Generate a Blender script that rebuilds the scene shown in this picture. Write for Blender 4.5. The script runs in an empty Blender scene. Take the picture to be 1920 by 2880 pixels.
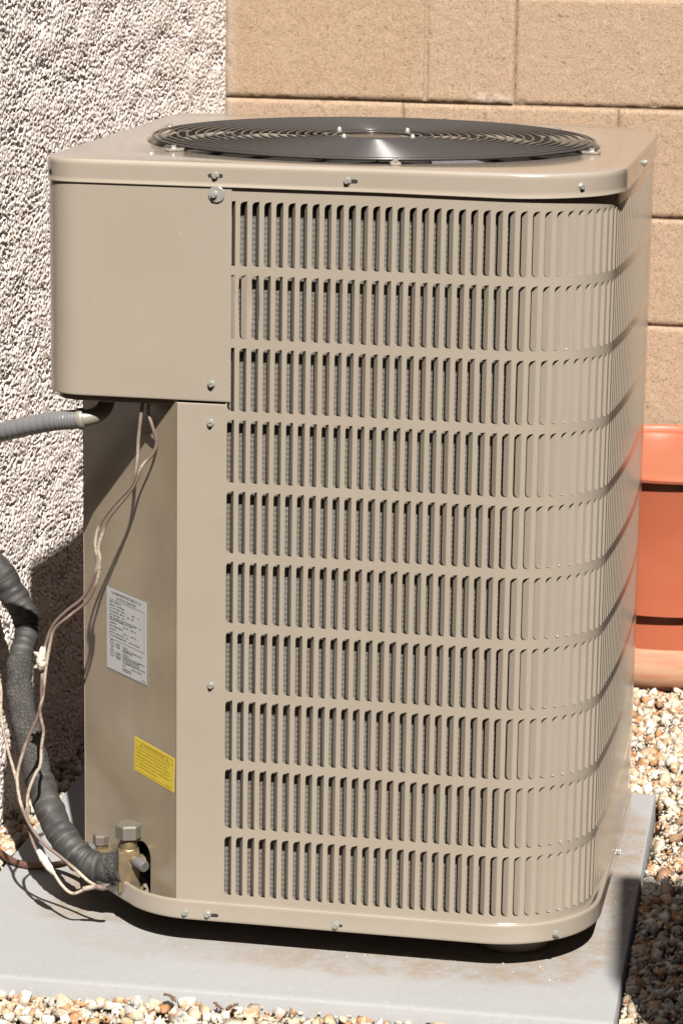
import bpy, bmesh, math, random
import numpy as np
from mathutils import Vector, Matrix

random.seed(7)
rng = np.random.default_rng(7)
SC = bpy.context.scene
COL = SC.collection
# model coordinates are millimetres: x along the unit's front, y away from the viewer, z up from
# the top of the first louvre row; the ground sheet lies at z = -990 mm
Z0 = 990.0
MM = 0.001

# ------------------------------------------------------------------ camera
cam_d = bpy.data.cameras.new('camera')
cam = bpy.data.objects.new('camera', cam_d)
COL.objects.link(cam)
yaw, pitch, roll = 0.18460, 0.22190, 0.01499
cy_, sy_ = math.cos(yaw), math.sin(yaw)
fwd = Vector((-sy_ * math.cos(pitch), cy_ * math.cos(pitch), -math.sin(pitch)))
rgt = Vector((cy_, sy_, 0))
up = rgt.cross(fwd)
r2 = math.cos(roll) * rgt + math.sin(roll) * up
u2 = -math.sin(roll) * rgt + math.cos(roll) * up
M = Matrix((r2, u2, -fwd)).transposed().to_4x4()
M.translation = Vector((0.77096, -3.39284, (395.45 + Z0) * MM))
cam.matrix_world = M
cam_d.sensor_fit = 'VERTICAL'
cam_d.sensor_height = 36.0
cam_d.sensor_width = 24.0
cam_d.lens = 7985.1 * 36.0 / 2880.0
cam_d.clip_end = 200.0
cam_d.dof.use_dof = True
cam_d.dof.focus_distance = 3.50
cam_d.dof.aperture_fstop = 20.0
SC.camera = cam

# ------------------------------------------------------------------ light
L = Vector((-0.29, 0.81, -1.0)).normalized()
sun_d = bpy.data.lights.new('sun', 'SUN')
sun = bpy.data.objects.new('sun', sun_d)
COL.objects.link(sun)
sun_d.energy = 5.0
sun_d.angle = math.radians(0.53)
sun_d.color = (1.0, 0.95, 0.88)
sun.rotation_euler = L.to_track_quat('-Z', 'Y').to_euler()
W = bpy.data.worlds.new('World')
SC.world = W
W.use_nodes = True
nt = W.node_tree
nt.nodes.clear()
sky = nt.nodes.new('ShaderNodeTexSky')
sky.sky_type = 'NISHITA'
sky.sun_disc = False
sky.sun_elevation = math.radians(49.3)
sky.sun_rotation = math.radians(160.3)
bg = nt.nodes.new('ShaderNodeBackground')
bg.inputs[1].default_value = 0.05
wo = nt.nodes.new('ShaderNodeOutputWorld')
nt.links.new(sky.outputs[0], bg.inputs[0])
nt.links.new(bg.outputs[0], wo.inputs[0])
SC.view_settings.view_transform = 'Standard'
SC.view_settings.look = 'None'
SC.view_settings.gamma = 1.0
SC.view_settings.use_curve_mapping = False
SC.view_settings.exposure = 1.53


# ------------------------------------------------------------------ materials
KA = 0.66    # every colour below is written for exposure 0.9; the photo is exposed brighter, so the surfaces are darker


class N:
    """small helper that wires shader nodes"""
    def __init__(s, name, rough=0.5, spec=0.5, metal=0.0):
        s.m = bpy.data.materials.new(name)
        s.m.use_nodes = True
        s.t = s.m.node_tree
        s.b = s.t.nodes['Principled BSDF']
        s.b.inputs['Roughness'].default_value = rough
        s.b.inputs['Specular IOR Level'].default_value = spec
        s.b.inputs['Metallic'].default_value = metal

    def n(s, kind, **kw):
        o = s.t.nodes.new(kind)
        for k, v in kw.items():
            if k.startswith('i_'):
                key = k[2:]
                o.inputs[int(key) if key.isdigit() else key].default_value = v
            else:
                setattr(o, k, v)
        return o

    def l(s, a, b):
        s.t.links.new(a, b)

    def coord(s, kind='Object', scale=(1, 1, 1)):
        c = s.n('ShaderNodeTexCoord')
        mp = s.n('ShaderNodeMapping')
        mp.inputs['Scale'].default_value = scale
        s.l(c.outputs[kind], mp.inputs[0])
        return mp.outputs[0]

    def noise(s, vec, scale, detail=3, rough=0.55, dist=0.0):
        o = s.n('ShaderNodeTexNoise')
        o.inputs['Scale'].default_value = scale
        o.inputs['Detail'].default_value = detail
        o.inputs['Roughness'].default_value = rough
        o.inputs['Distortion'].default_value = dist
        if vec is not None:
            s.l(vec, o.inputs['Vector'])
        return o.outputs['Fac']

    def ramp(s, fac, stops):
        r = s.n('ShaderNodeValToRGB')
        e = r.color_ramp.elements
        while len(e) < len(stops):
            e.new(0.5)
        for el, (p, c) in zip(e, stops):
            el.position = p
            el.color = (c, c, c, 1) if isinstance(c, (int, float)) else (*c, 1)
        s.l(fac, r.inputs[0])
        return r.outputs[0]

    def mix(s, fac, a, b, mode='MIX'):
        m = s.n('ShaderNodeMix', data_type='RGBA', blend_type=mode)
        for i, v in ((0, fac), (6, a), (7, b)):
            if hasattr(v, 'links') or hasattr(v, 'is_linked'):
                s.l(v, m.inputs[i])
            elif i == 0:
                m.inputs[0].default_value = v
            else:
                m.inputs[i].default_value = (*[q * KA for q in v], 1)
        return m.outputs[2]

    def math(s, op, a, b=None):
        m = s.n('ShaderNodeMath', operation=op)
        for i, v in enumerate((a, b)):
            if v is None:
                continue
            if isinstance(v, (int, float)):
                m.inputs[i].default_value = v
            else:
                s.l(v, m.inputs[i])
        return m.outputs[0]

    def color(s, c):
        if isinstance(c, tuple):
            s.b.inputs['Base Color'].default_value = (*[q * KA for q in c], 1)
        else:
            s.l(c, s.b.inputs['Base Color'])

    def bump(s, h, strength, dist=0.001):
        b = s.n('ShaderNodeBump')
        b.inputs['Strength'].default_value = strength
        b.inputs['Distance'].default_value = dist
        s.l(h, b.inputs['Height'])
        s.l(b.outputs[0], s.b.inputs['Normal'])


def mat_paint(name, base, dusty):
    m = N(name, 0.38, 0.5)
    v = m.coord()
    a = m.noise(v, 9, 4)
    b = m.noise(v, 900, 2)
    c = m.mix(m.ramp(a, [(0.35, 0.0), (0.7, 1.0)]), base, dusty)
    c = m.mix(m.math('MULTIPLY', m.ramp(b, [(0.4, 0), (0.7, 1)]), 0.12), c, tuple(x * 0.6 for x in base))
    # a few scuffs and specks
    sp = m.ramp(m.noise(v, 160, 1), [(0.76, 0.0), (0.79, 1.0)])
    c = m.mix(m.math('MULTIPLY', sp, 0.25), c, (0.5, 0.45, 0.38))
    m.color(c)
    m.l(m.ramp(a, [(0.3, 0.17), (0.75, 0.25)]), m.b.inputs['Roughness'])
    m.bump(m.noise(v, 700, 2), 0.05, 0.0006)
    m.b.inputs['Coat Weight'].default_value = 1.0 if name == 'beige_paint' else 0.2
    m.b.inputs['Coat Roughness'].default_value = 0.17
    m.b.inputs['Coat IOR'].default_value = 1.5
    return m.m


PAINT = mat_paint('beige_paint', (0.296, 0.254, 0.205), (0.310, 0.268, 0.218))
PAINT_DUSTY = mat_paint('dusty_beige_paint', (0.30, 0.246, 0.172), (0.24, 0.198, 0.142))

m = N('plated_steel', 0.3, 0.6, 0.45)
m.color(m.mix(m.noise(m.coord(), 500, 2), (0.50, 0.50, 0.47), (0.32, 0.31, 0.27)))
STEEL = m.m

m = N('dull_grey_nut', 0.6, 0.4, 0.1)
m.color(m.mix(m.noise(m.coord(), 220, 3), (0.155, 0.138, 0.115), (0.10, 0.088, 0.074)))
NUT = m.m

m = N('aged_brass', 0.42, 0.5, 0.55)
v = m.coord()
m.color(m.mix(m.ramp(m.noise(v, 120, 4), [(0.35, 0), (0.65, 1)]), (0.27, 0.205, 0.105), (0.185, 0.15, 0.105)))
m.bump(m.noise(v, 500, 3), 0.15, 0.0006)
BRASS = m.m

m = N('black_wire_coating', 0.22, 0.25, 0.0)
m.color((0.05, 0.044, 0.04))
WIRECOAT = m.m

m = N('interior_shade_black', 0.8, 0.2)
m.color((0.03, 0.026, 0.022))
DARK = m.m  # near-black colour standing in for shade inside the cabinet and its holes

m = N('galvanised_blade', 0.4, 0.5, 0.7)
m.color(m.mix(m.noise(m.coord(), 60, 3), (0.5, 0.5, 0.52), (0.33, 0.33, 0.35)))
BLADE = m.m

# coil: fine upright fins with rows of dark dashes, laid out by the coil's own uv (in mm)
m = N('coil_fins', 0.42, 0.5, 0.45)
uv = m.n('ShaderNodeUVMap')
sep = m.n('ShaderNodeSeparateXYZ')
m.l(uv.outputs[0], sep.inputs[0])
U, V = sep.outputs[0], sep.outputs[1]
nz = m.noise(None, 1.0)
nzz = m.t.nodes[-1]
mpn = m.n('ShaderNodeMapping')
mpn.inputs['Scale'].default_value = (0.12, 0.05, 1)
m.l(uv.outputs[0], mpn.inputs[0])
m.l(mpn.outputs[0], nzz.inputs['Vector'])
Vw = m.math('ADD', V, m.math('MULTIPLY', nz, 6.0))
su = m.math('SINE', m.math('MULTIPLY', U, 2 * math.pi / 1.75))
sv = m.math('SINE', m.math('MULTIPLY', Vw, 2 * math.pi / 6.7))
dash = m.math('MULTIPLY', m.math('GREATER_THAN', su, 0.1), m.math('GREATER_THAN', sv, -0.15))
m.color(m.mix(m.math('MULTIPLY', dash, 0.85), m.mix(nz, (0.35, 0.325, 0.29), (0.22, 0.203, 0.182)), (0.05, 0.045, 0.04)))
COIL = m.m

# stucco
m = N('stucco', 0.9, 0.15)
v = m.coord()
m.color(m.mix(m.noise(v, 14, 4), (0.82, 0.745, 0.69), (0.76, 0.68, 0.625)))
m.bump(m.noise(v, 600, 3), 0.25, 0.0015)
STUCCO = m.m

# concrete block
def mat_block(name, c0, c1, c2):
    m = N(name, 0.92, 0.12)
    g = m.n('ShaderNodeNewGeometry')
    v = g.outputs['Position']
    oi = m.n('ShaderNodeObjectInfo')
    base = m.mix(oi.outputs['Random'], c0, c1)
    base = m.mix(m.ramp(m.noise(v, 9, 4), [(0.35, 0), (0.7, 1)]), base, c2)
    fine = m.noise(v, 330, 4, 0.7)
    base = m.mix(m.ramp(fine, [(0.37, 1.0), (0.53, 0.0)]), base, tuple(x * 0.66 for x in c0))
    base = m.mix(m.ramp(m.noise(v, 420, 2), [(0.52, 0.0), (0.66, 0.85)]), base, tuple(min(1, x * 1.25) for x in c1))
    pit = m.ramp(m.noise(v, 110, 3), [(0.66, 0.0), (0.72, 1.0)])
    base = m.mix(m.math('MULTIPLY', pit, 0.5), base, (0.16, 0.09, 0.045))
    # lime bloom left along the corner with the stucco wall and here and there on bed joints
    sx = m.n('ShaderNodeSeparateXYZ')
    m.l(v, sx.inputs[0])
    edge = m.math('ADD', sx.outputs[0], m.math('MULTIPLY', m.noise(v, 22, 3), 0.02))
    lime = m.ramp(m.math('ADD', m.math('MULTIPLY', edge, 20.0), 9.1), [(0.0, 1.0), (1.0, 0.0)])
    base = m.mix(m.math('MULTIPLY', lime, 0.8), base, (0.45, 0.385, 0.33))
    lx = m.math('SUBTRACT', 1.0, m.math('MULTIPLY', m.math('ABSOLUTE', m.math('SUBTRACT', sx.outputs[0], 0.062)), 22.0))
    lz = m.math('SUBTRACT', 1.0, m.math('MULTIPLY', m.math('ABSOLUTE', m.math('SUBTRACT', sx.outputs[2], 0.980)), 70.0))
    l2 = m.math('MULTIPLY', m.math('MAXIMUM', lx, 0.0), m.math('MAXIMUM', lz, 0.0))
    l2 = m.math('MULTIPLY', l2, m.ramp(m.noise(v, 70, 4), [(0.42, 0), (0.6, 2.0)]))
    base = m.mix(l2, base, (0.50, 0.43, 0.36))
    m.color(base)
    m.bump(m.math('SUBTRACT', fine, m.math('MULTIPLY', pit, 0.6)), 0.6, 0.0025)
    return m.m


BLOCK = mat_block('tan_block', (0.328, 0.228, 0.146), (0.366, 0.264, 0.188), (0.368, 0.272, 0.188))
MORTAR = mat_block('block_mortar', (0.30, 0.21, 0.135), (0.32, 0.23, 0.15), (0.34, 0.26, 0.19))
# pad: grey concrete with dirt carried in a vertex colour (stain has its own shape round the unit)
m = N('pad_concrete', 0.75, 0.3)
v = m.coord()
a = m.n('ShaderNodeAttribute', attribute_name='dirt')
g = m.mix(m.noise(v, 7, 5), (0.268, 0.272, 0.275), (0.305, 0.308, 0.31))
str_ = m.noise(m.coord('Object', (3, 60, 3)), 6, 3)
g = m.mix(m.math('MULTIPLY', m.ramp(str_, [(0.4, 0), (0.7, 1)]), 0.3), g, (0.26, 0.265, 0.28))
dn = m.math('MULTIPLY', a.outputs['Fac'], m.ramp(m.noise(v, 34, 8, 0.72), [(0.36, 0.1), (0.62, 0.7)]))
g = m.mix(dn, g, (0.225, 0.16, 0.10))
g = m.mix(m.math('MULTIPLY', m.ramp(m.noise(v, 240, 4, 0.7), [(0.52, 0), (0.7, 1)]), 0.35), g, (0.21, 0.205, 0.20))
g = m.mix(m.math('MULTIPLY', m.ramp(m.noise(v, 90, 4, 0.7), [(0.56, 0), (0.68, 1)]), 0.25), g, (0.36, 0.36, 0.355))
sp = m.ramp(m.noise(v, 130, 2), [(0.70, 0), (0.74, 1)])
g = m.mix(m.math('MULTIPLY', sp, 0.5), g, (0.20, 0.17, 0.14))
m.color(g)
m.bump(m.noise(v, 350, 3), 0.12, 0.001)
PADM = m.m

# gravel stones: colour per stone from a vertex colour, rust and cream blotches on top
m = N('crushed_stone', 0.8, 0.25)
a = m.n('ShaderNodeAttribute', attribute_name='stone')
v = m.coord()
rust = m.ramp(m.noise(v, 55, 4, 0.6), [(0.52, 0.0), (0.62, 1.0)])
c = m.mix(m.math('MULTIPLY', rust, 0.68), a.outputs['Color'], (0.36, 0.165, 0.055))
c = m.mix(m.ramp(m.noise(v, 140, 3), [(0.55, 0.0), (0.8, 0.35)]), c, (0.58, 0.535, 0.46))
m.color(c)
m.bump(m.noise(v, 260, 4), 0.5, 0.003)
STONE = m.m
m = N('soil', 0.95, 0.1)
v = m.coord()
m.color(m.mix(m.noise(v, 30, 5), (0.20, 0.14, 0.085), (0.30, 0.23, 0.16)))
m.bump(m.noise(v, 60, 5), 0.8, 0.01)
SOIL = m.m

# terracotta plastic
def mat_pot(name, c, dusty):
    m = N(name, 0.34, 0.5)
    v = m.coord()
    a = m.ramp(m.noise(v, 12, 4), [(0.4, 0), (0.75, 1)])
    cc = m.mix(m.math('MULTIPLY', a, 0.35), c, tuple(min(1, x * 1.15 + 0.03) for x in c))
    if dusty:
        w = m.noise(m.coord('Object', (4, 4, 34)), 3.0, 5)
        cc = m.mix(m.ramp(w, [(0.34, 0.15), (0.68, 0.75)]), cc, (0.42, 0.285, 0.175))
        m.b.inputs['Roughness'].default_value = 0.7
    m.color(cc)
    return m.m


POT = mat_pot('terracotta_plastic', (0.385, 0.105, 0.052), False)
POTD = mat_pot('dusty_terracotta', (0.36, 0.13, 0.07), True)

# cracked black foam
m = N('cracked_foam', 0.85, 0.25)
v = m.coord('UV')
vn = m.n('ShaderNodeTexVoronoi', feature='DISTANCE_TO_EDGE')
vn.inputs['Scale'].default_value = 1.0
mp = m.n('ShaderNodeMapping')
mp.inputs['Scale'].default_value = (20, 165, 1)
dn = m.n('ShaderNodeTexNoise')
dn.inputs['Scale'].default_value = 60
m.l(v, mp.inputs[0])
mv = m.n('ShaderNodeVectorMath', operation='ADD')
m.l(mp.outputs[0], mv.inputs[0])
dn.inputs['Scale'].default_value = 25
m.l(v, dn.inputs['Vector'])
sc = m.n('ShaderNodeVectorMath', operation='SCALE')
sc.inputs[3].default_value = 0.9
m.l(dn.outputs['Color'], sc.inputs[0])
m.l(sc.outputs[0], mv.inputs[1])
m.l(mv.outputs[0], vn.inputs['Vector'])
cr = m.ramp(vn.outputs['Distance'], [(0.0, 1.0), (0.16, 0.0)])
ob = m.coord()
dust = m.ramp(m.noise(ob, 45, 4), [(0.3, 0), (0.7, 1)])
c = m.mix(dust, (0.040, 0.038, 0.038), (0.078, 0.071, 0.066))
c = m.mix(m.math('MULTIPLY', cr, m.ramp(m.noise(m.coord(), 50, 2), [(0.35, 0.25), (0.65, 0.9)])), c, (0.02, 0.019, 0.018))
m.color(c)
m.bump(m.math('SUBTRACT', m.math('MULTIPLY', m.noise(ob, 300, 3), 0.4), cr), 0.6, 0.002)
FOAM = m.m
m = N('black_tape', 0.6, 0.35)
v = m.coord()
d = m.ramp(m.noise(v, 30, 5), [(0.35, 0), (0.72, 1)])
c = m.mix(d, (0.022, 0.021, 0.021), (0.052, 0.048, 0.045))
sc_ = m.ramp(m.noise(v, 110, 3), [(0.68, 0), (0.78, 1)])
c = m.mix(m.math('MULTIPLY', sc_, 0.35), c, (0.22, 0.205, 0.19))
uvn = m.n('ShaderNodeUVMap')
sp_ = m.n('ShaderNodeSeparateXYZ')
m.l(uvn.outputs[0], sp_.inputs[0])
fr = m.math('FRACT', m.math('DIVIDE', sp_.outputs[1], 0.0125))
c = m.mix(m.math('MULTIPLY', m.math('LESS_THAN', fr, 0.085), m.ramp(m.noise(v, 40, 2), [(0.46, 0.0), (0.7, 0.4)])), c, (0.26, 0.24, 0.22))
m.color(c)
m.l(m.ramp(m.noise(v, 50, 3), [(0.3, 0.5), (0.7, 0.8)]), m.b.inputs['Roughness'])
TAPE = m.m

m = N('grey_plastic', 0.36, 0.5)
m.color(m.mix(m.noise(m.coord(), 60, 3), (0.125, 0.126, 0.135), (0.165, 0.163, 0.162)))
GREYPL = m.m
m = N('yellowed_grey_plastic', 0.45, 0.45)
m.color(m.mix(m.noise(m.coord(), 80, 3), (0.19, 0.178, 0.145), (0.235, 0.22, 0.178)))
GREYPL2 = m.m
m = N('grey_rubber_cap', 0.7, 0.3)
m.color(m.mix(m.noise(m.coord(), 260, 3), (0.075, 0.074, 0.078), (0.12, 0.116, 0.114)))
RUBCAP = m.m


def mat_wire(name, white):
    m = N(name, 0.6, 0.35)
    v = m.coord()
    n1 = m.ramp(m.noise(v, 13, 2), [(0.50 - white, 0), (0.60 - white, 1)])
    n2 = m.ramp(m.noise(v, 260, 3), [(0.36, 0.25), (0.50, 1)])
    f = m.math('MULTIPLY', n1, n2)
    m.color(m.mix(f, (0.155, 0.108, 0.088), (0.43, 0.365, 0.29)))
    return m.m


WIRE = mat_wire('brown_wire', 0.0)
WIREW = mat_wire('whitened_brown_wire', 0.05)
m = N('white_tape', 0.55, 0.4)
m.color(m.mix(m.noise(m.coord(), 90, 3), (0.62, 0.575, 0.50), (0.48, 0.41, 0.32)))
WTAPE = m.m
m = N('oxidised_copper', 0.45, 0.5, 0.5)
m.color(m.mix(m.noise(m.coord(), 70, 4), (0.21, 0.10, 0.065), (0.16, 0.092, 0.07)))
COPPER = m.m
m = N('label_white', 0.45, 0.4)
m.color(m.mix(m.noise(m.coord(), 40, 3), (0.46, 0.46, 0.455), (0.41, 0.415, 0.42)))
LWHITE = m.m
m = N('clear_label_film', 0.35, 0.5)
m.color((0.26, 0.222, 0.172))
LFILM = m.m
m = N('label_yellow', 0.45, 0.4)
m.color((0.62, 0.46, 0.045))
LYEL = m.m
m = N('label_ink', 0.6, 0.3)
m.color((0.02, 0.02, 0.025))
INK = m.m
m = N('label_brown_ink', 0.6, 0.3)
m.color((0.24, 0.17, 0.005))
INKB = m.m
m = N('dry_leaf_brown', 0.8, 0.2)
m.color(m.mix(m.noise(m.coord(), 90, 3), (0.17, 0.10, 0.06), (0.09, 0.06, 0.045)))
LEAF = m.m


# ------------------------------------------------------------------ mesh helpers
def mk(name, verts, faces, mat, parent=None, smooth=False, angle=None):
    """verts in mm (world layout), one object"""
    me = bpy.data.meshes.new(name)
    V = np.asarray(verts, float).copy()
    V[:, 2] += Z0
    me.from_pydata((V * MM).tolist(), [], faces)
    me.materials.append(mat)
    if smooth:
        me.shade_smooth()
        if angle:
            me.set_sharp_from_angle(angle=math.radians(angle))
    me.update()
    o = bpy.data.objects.new(name, me)
    COL.objects.link(o)
    if parent:
        o.parent = parent
    return o


def from_bm(name, bm, mat, parent=None, smooth=False, angle=35):
    me = bpy.data.meshes.new(name)
    bmesh.ops.transform(bm, matrix=Matrix.Translation((0, 0, Z0)), verts=bm.verts)
    bmesh.ops.scale(bm, vec=(MM, MM, MM), verts=bm.verts)
    bm.to_mesh(me)
    bm.free()
    me.materials.append(mat)
    if smooth:
        me.shade_smooth()
        me.set_sharp_from_angle(angle=math.radians(angle))
    o = bpy.data.objects.new(name, me)
    COL.objects.link(o)
    if parent:
        o.parent = parent
    return o


def thing(o, label, cat, group=None):
    o['label'] = label
    o['category'] = cat
    if group:
        o['group'] = group
    return o


def empty(name, loc, label, cat, group=None):
    o = bpy.data.objects.new(name, None)
    o.empty_display_size = 0.05
    COL.objects.link(o)
    # the empty stays at the origin of the layout so that its parts keep world layout coordinates
    return thing(o, label, cat, group)


def catmull(pts, n):
    P = np.asarray(pts, float)
    P = np.vstack([2 * P[0] - P[1], P, 2 * P[-1] - P[-2]])
    out = []
    for i in range(1, len(P) - 2):
        for k in range(n):
            t = k / n
            a, b, c, d = P[i - 1], P[i], P[i + 1], P[i + 2]
            out.append(0.5 * ((2 * b) + (c - a) * t + (2 * a - 5 * b + 4 * c - d) * t * t + (3 * b - a - 3 * c + d) * t ** 3))
    out.append(P[-2])
    return np.array(out)


def tube(name, path, rad, mat, parent=None, seg=14, uv=False, caps=True):
    path = np.asarray(path, float)
    n = len(path)
    rad = np.broadcast_to(np.asarray(rad, float), (n,))
    T = np.gradient(path, axis=0)
    T /= np.linalg.norm(T, axis=1)[:, None] + 1e-12
    nrm = np.cross(T[0], (0, 0, 1.0))
    if np.linalg.norm(nrm) < 1e-3:
        nrm = np.array((1.0, 0, 0))
    V = []
    for i in range(n):
        nrm = nrm - T[i] * (nrm @ T[i])
        nrm /= np.linalg.norm(nrm)
        b = np.cross(T[i], nrm)
        for k in range(seg):
            a = 2 * math.pi * k / seg
            V.append(path[i] + rad[i] * (math.cos(a) * nrm + math.sin(a) * b))
    F = []
    for i in range(n - 1):
        for k in range(seg):
            k2 = (k + 1) % seg
            F.append((i * seg + k, i * seg + k2, (i + 1) * seg + k2, (i + 1) * seg + k))
    nq = len(F)
    if caps:
        F.append(tuple(range(seg))[::-1])
        F.append(tuple((n - 1) * seg + k for k in range(seg)))
    o = mk(name, V, F, mat, parent, True, 50)
    if uv:
        s = np.r_[0, np.cumsum(np.linalg.norm(np.diff(path, axis=0), axis=1))] * MM
        ul = o.data.uv_layers.new(name='UVMap')
        for pi, p in enumerate(o.data.polygons):
            for li, vi in zip(p.loop_indices, p.vertices):
                i, k = divmod(vi, seg)
                kk = k
                if pi < nq and pi % seg == seg - 1 and k == 0:
                    kk = seg
                ul.data[li].uv = (kk / seg, s[i])
    return o


def frame(axis):
    z = Vector(axis).normalized()
    return z.to_track_quat('Z', 'X').to_matrix()


def lathe(name, prof, mat, parent, centre, axis=(0, 0, 1), seg=24, smooth=True, rot=0.0):
    """prof: list of (radius, height) along axis; closed at ends where radius is 0"""
    Rm = frame(axis) if tuple(axis) != (0, 0, 1) else Matrix.Identity(3)
    c = Vector(centre)
    V, F = [], []
    for r, h in prof:
        for k in range(seg):
            a = 2 * math.pi * k / seg + rot
            V.append(tuple(c + Rm @ Vector((r * math.cos(a), r * math.sin(a), h))))
    for i in range(len(prof) - 1):
        for k in range(seg):
            k2 = (k + 1) % seg
            F.append((i * seg + k, i * seg + k2, (i + 1) * seg + k2, (i + 1) * seg + k))
    F.append(tuple(range(seg))[::-1])
    F.append(tuple((len(prof) - 1) * seg + k for k in range(seg)))
    return mk(name, V, F, mat, parent, smooth, 32)


def box_bm(bm, c, size, rotz=0.0, bev=0.0, tilt=None):
    r = bmesh.ops.create_cube(bm, size=1.0)
    vs = r['verts']
    bmesh.ops.scale(bm, vec=size, verts=vs)
    if bev:
        es = list({e for v_ in vs for e in v_.link_edges})
        rr = bmesh.ops.bevel(bm, geom=es, offset=bev, segments=2, affect='EDGES', profile=0.6)
        vs = list({v_ for f in rr['faces'] for v_ in f.verts} | {v_ for v_ in vs if v_.is_valid})
    M4 = Matrix.Translation(c) @ Matrix.Rotation(rotz, 4, 'Z')
    bmesh.ops.transform(bm, matrix=M4, verts=vs)
    return vs


# ------------------------------------------------------------------ ground
GZ = -990.0


def ground():
    n = 40
    xs = np.r_[-30000, np.linspace(-1500, 2200, n), 30000]
    ys = np.r_[-30000, np.linspace(-1500, 2000, n), 30000]
    V = [(x, y, GZ - 28) for y in ys for x in xs]
    F = [(j * len(xs) + i, j * len(xs) + i + 1, (j + 1) * len(xs) + i + 1, (j + 1) * len(xs) + i)
         for j in range(len(ys) - 1) for i in range(len(xs) - 1)]
    o = mk('ground', V, F, SOIL)
    o['kind'] = 'structure'
    o['label'] = 'bare sandy ground under the gravel'


ground()

# ------------------------------------------------------------------ stucco wall (left)
XW = -443.0
YC = 1850.0


def stucco():
    st = 1.7
    y0, y1, z0, z1 = 120.0, YC + 4, -1005.0, 430.0
    ys = np.arange(y0, y1, st)
    zs = np.arange(z0, z1, st)
    ny, nz_ = len(ys), len(zs)
    w = rng.standard_normal((nz_, ny))
    fy = np.fft.fftfreq(ny, st)[None, :]
    fz = np.fft.fftfreq(nz_, st)[:, None]
    f = np.hypot(fy * 2.0, fz)

    def band(src, lam, bw):
        H = np.exp(-((np.log(np.maximum(f, 1e-6)) - math.log(1 / lam)) ** 2) / (2 * bw ** 2))
        o = np.real(np.fft.ifft2(np.fft.fft2(src) * H))
        return o / o.std()
    a = band(w, 15, 0.7)
    b = band(rng.standard_normal((nz_, ny)), 7.6, 0.6)
    c = band(rng.standard_normal((nz_, ny)), 5, 0.5)
    d = band(rng.standard_normal((nz_, ny)), 3.8, 0.3)
    big = band(rng.standard_normal((nz_, ny)), 120, 0.6)
    # sprayed stucco knocked nearly flat, with sharp-edged pits left between the clumps

    def step(q, lo, hi):
        t_ = np.clip((q - lo) / (hi - lo), 0, 1)
        return t_ * t_ * (3 - 2 * t_)
    g = (0.9 * a + 0.8 * b + 0.2 * c) / 1.22 + 0.45 * big
    h = -6.5 * step(-g, 0.85, 1.25) - 2.4 * step(-(0.75 * b + 0.8 * c) / 1.1, 1.15, 1.6) * (1 + 0.3 * big)
    h = h + 0.42 * a + 0.24 * b + 0.16 * c + 0.13 * d + 0.7 * big
    X = XW + h
    V = np.stack([X, np.broadcast_to(ys[None, :], X.shape), np.broadcast_to(zs[:, None], X.shape)], -1).reshape(-1, 3)
    V[:, 2] += Z0
    V *= MM
    idx = np.arange(nz_ * ny).reshape(nz_, ny)
    Q = np.stack([idx[:-1, :-1], idx[:-1, 1:], idx[1:, 1:], idx[1:, :-1]], -1).reshape(-1, 4)
    Q = Q[:, ::-1]
    # plain body of the wall behind and around the rough coat
    B = np.array([(x, y, z) for x in (-650.0, XW - 6.0) for y in (-6000.0, YC + 300) for z in (-1100.0, 1700.0)])
    B[:, 2] += Z0
    B *= MM
    nb = len(V)
    BF = np.array([(0, 1, 3, 2), (4, 6, 7, 5), (0, 4, 5, 1), (2, 3, 7, 6), (1, 5, 7, 3), (0, 2, 6, 4)]) + nb
    V = np.vstack([V, B])
    Q = np.vstack([Q, BF])
    me = bpy.data.meshes.new('stucco_wall')
    me.vertices.add(len(V))
    me.vertices.foreach_set('co', V.ravel())
    me.loops.add(Q.size)
    me.loops.foreach_set('vertex_index', Q.ravel().astype(np.int32))
    me.polygons.add(len(Q))
    me.polygons.foreach_set('loop_start', np.arange(0, Q.size, 4, dtype=np.int32))
    me.materials.append(STUCCO)
    me.update(calc_edges=True)
    me.validate()
    o = bpy.data.objects.new('stucco_wall', me)
    COL.objects.link(o)
    thing(o, 'off-white house wall with rough pitted stucco, left of the condenser', 'wall')


stucco()

# ------------------------------------------------------------------ block wall (back)
BW = empty('block_wall', (0, YC, 0), 'tan concrete block wall standing behind the condenser', 'wall')
ROWH = 199.5
BEDS = -20.5    # z of the bed joint seen just above the unit


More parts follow.
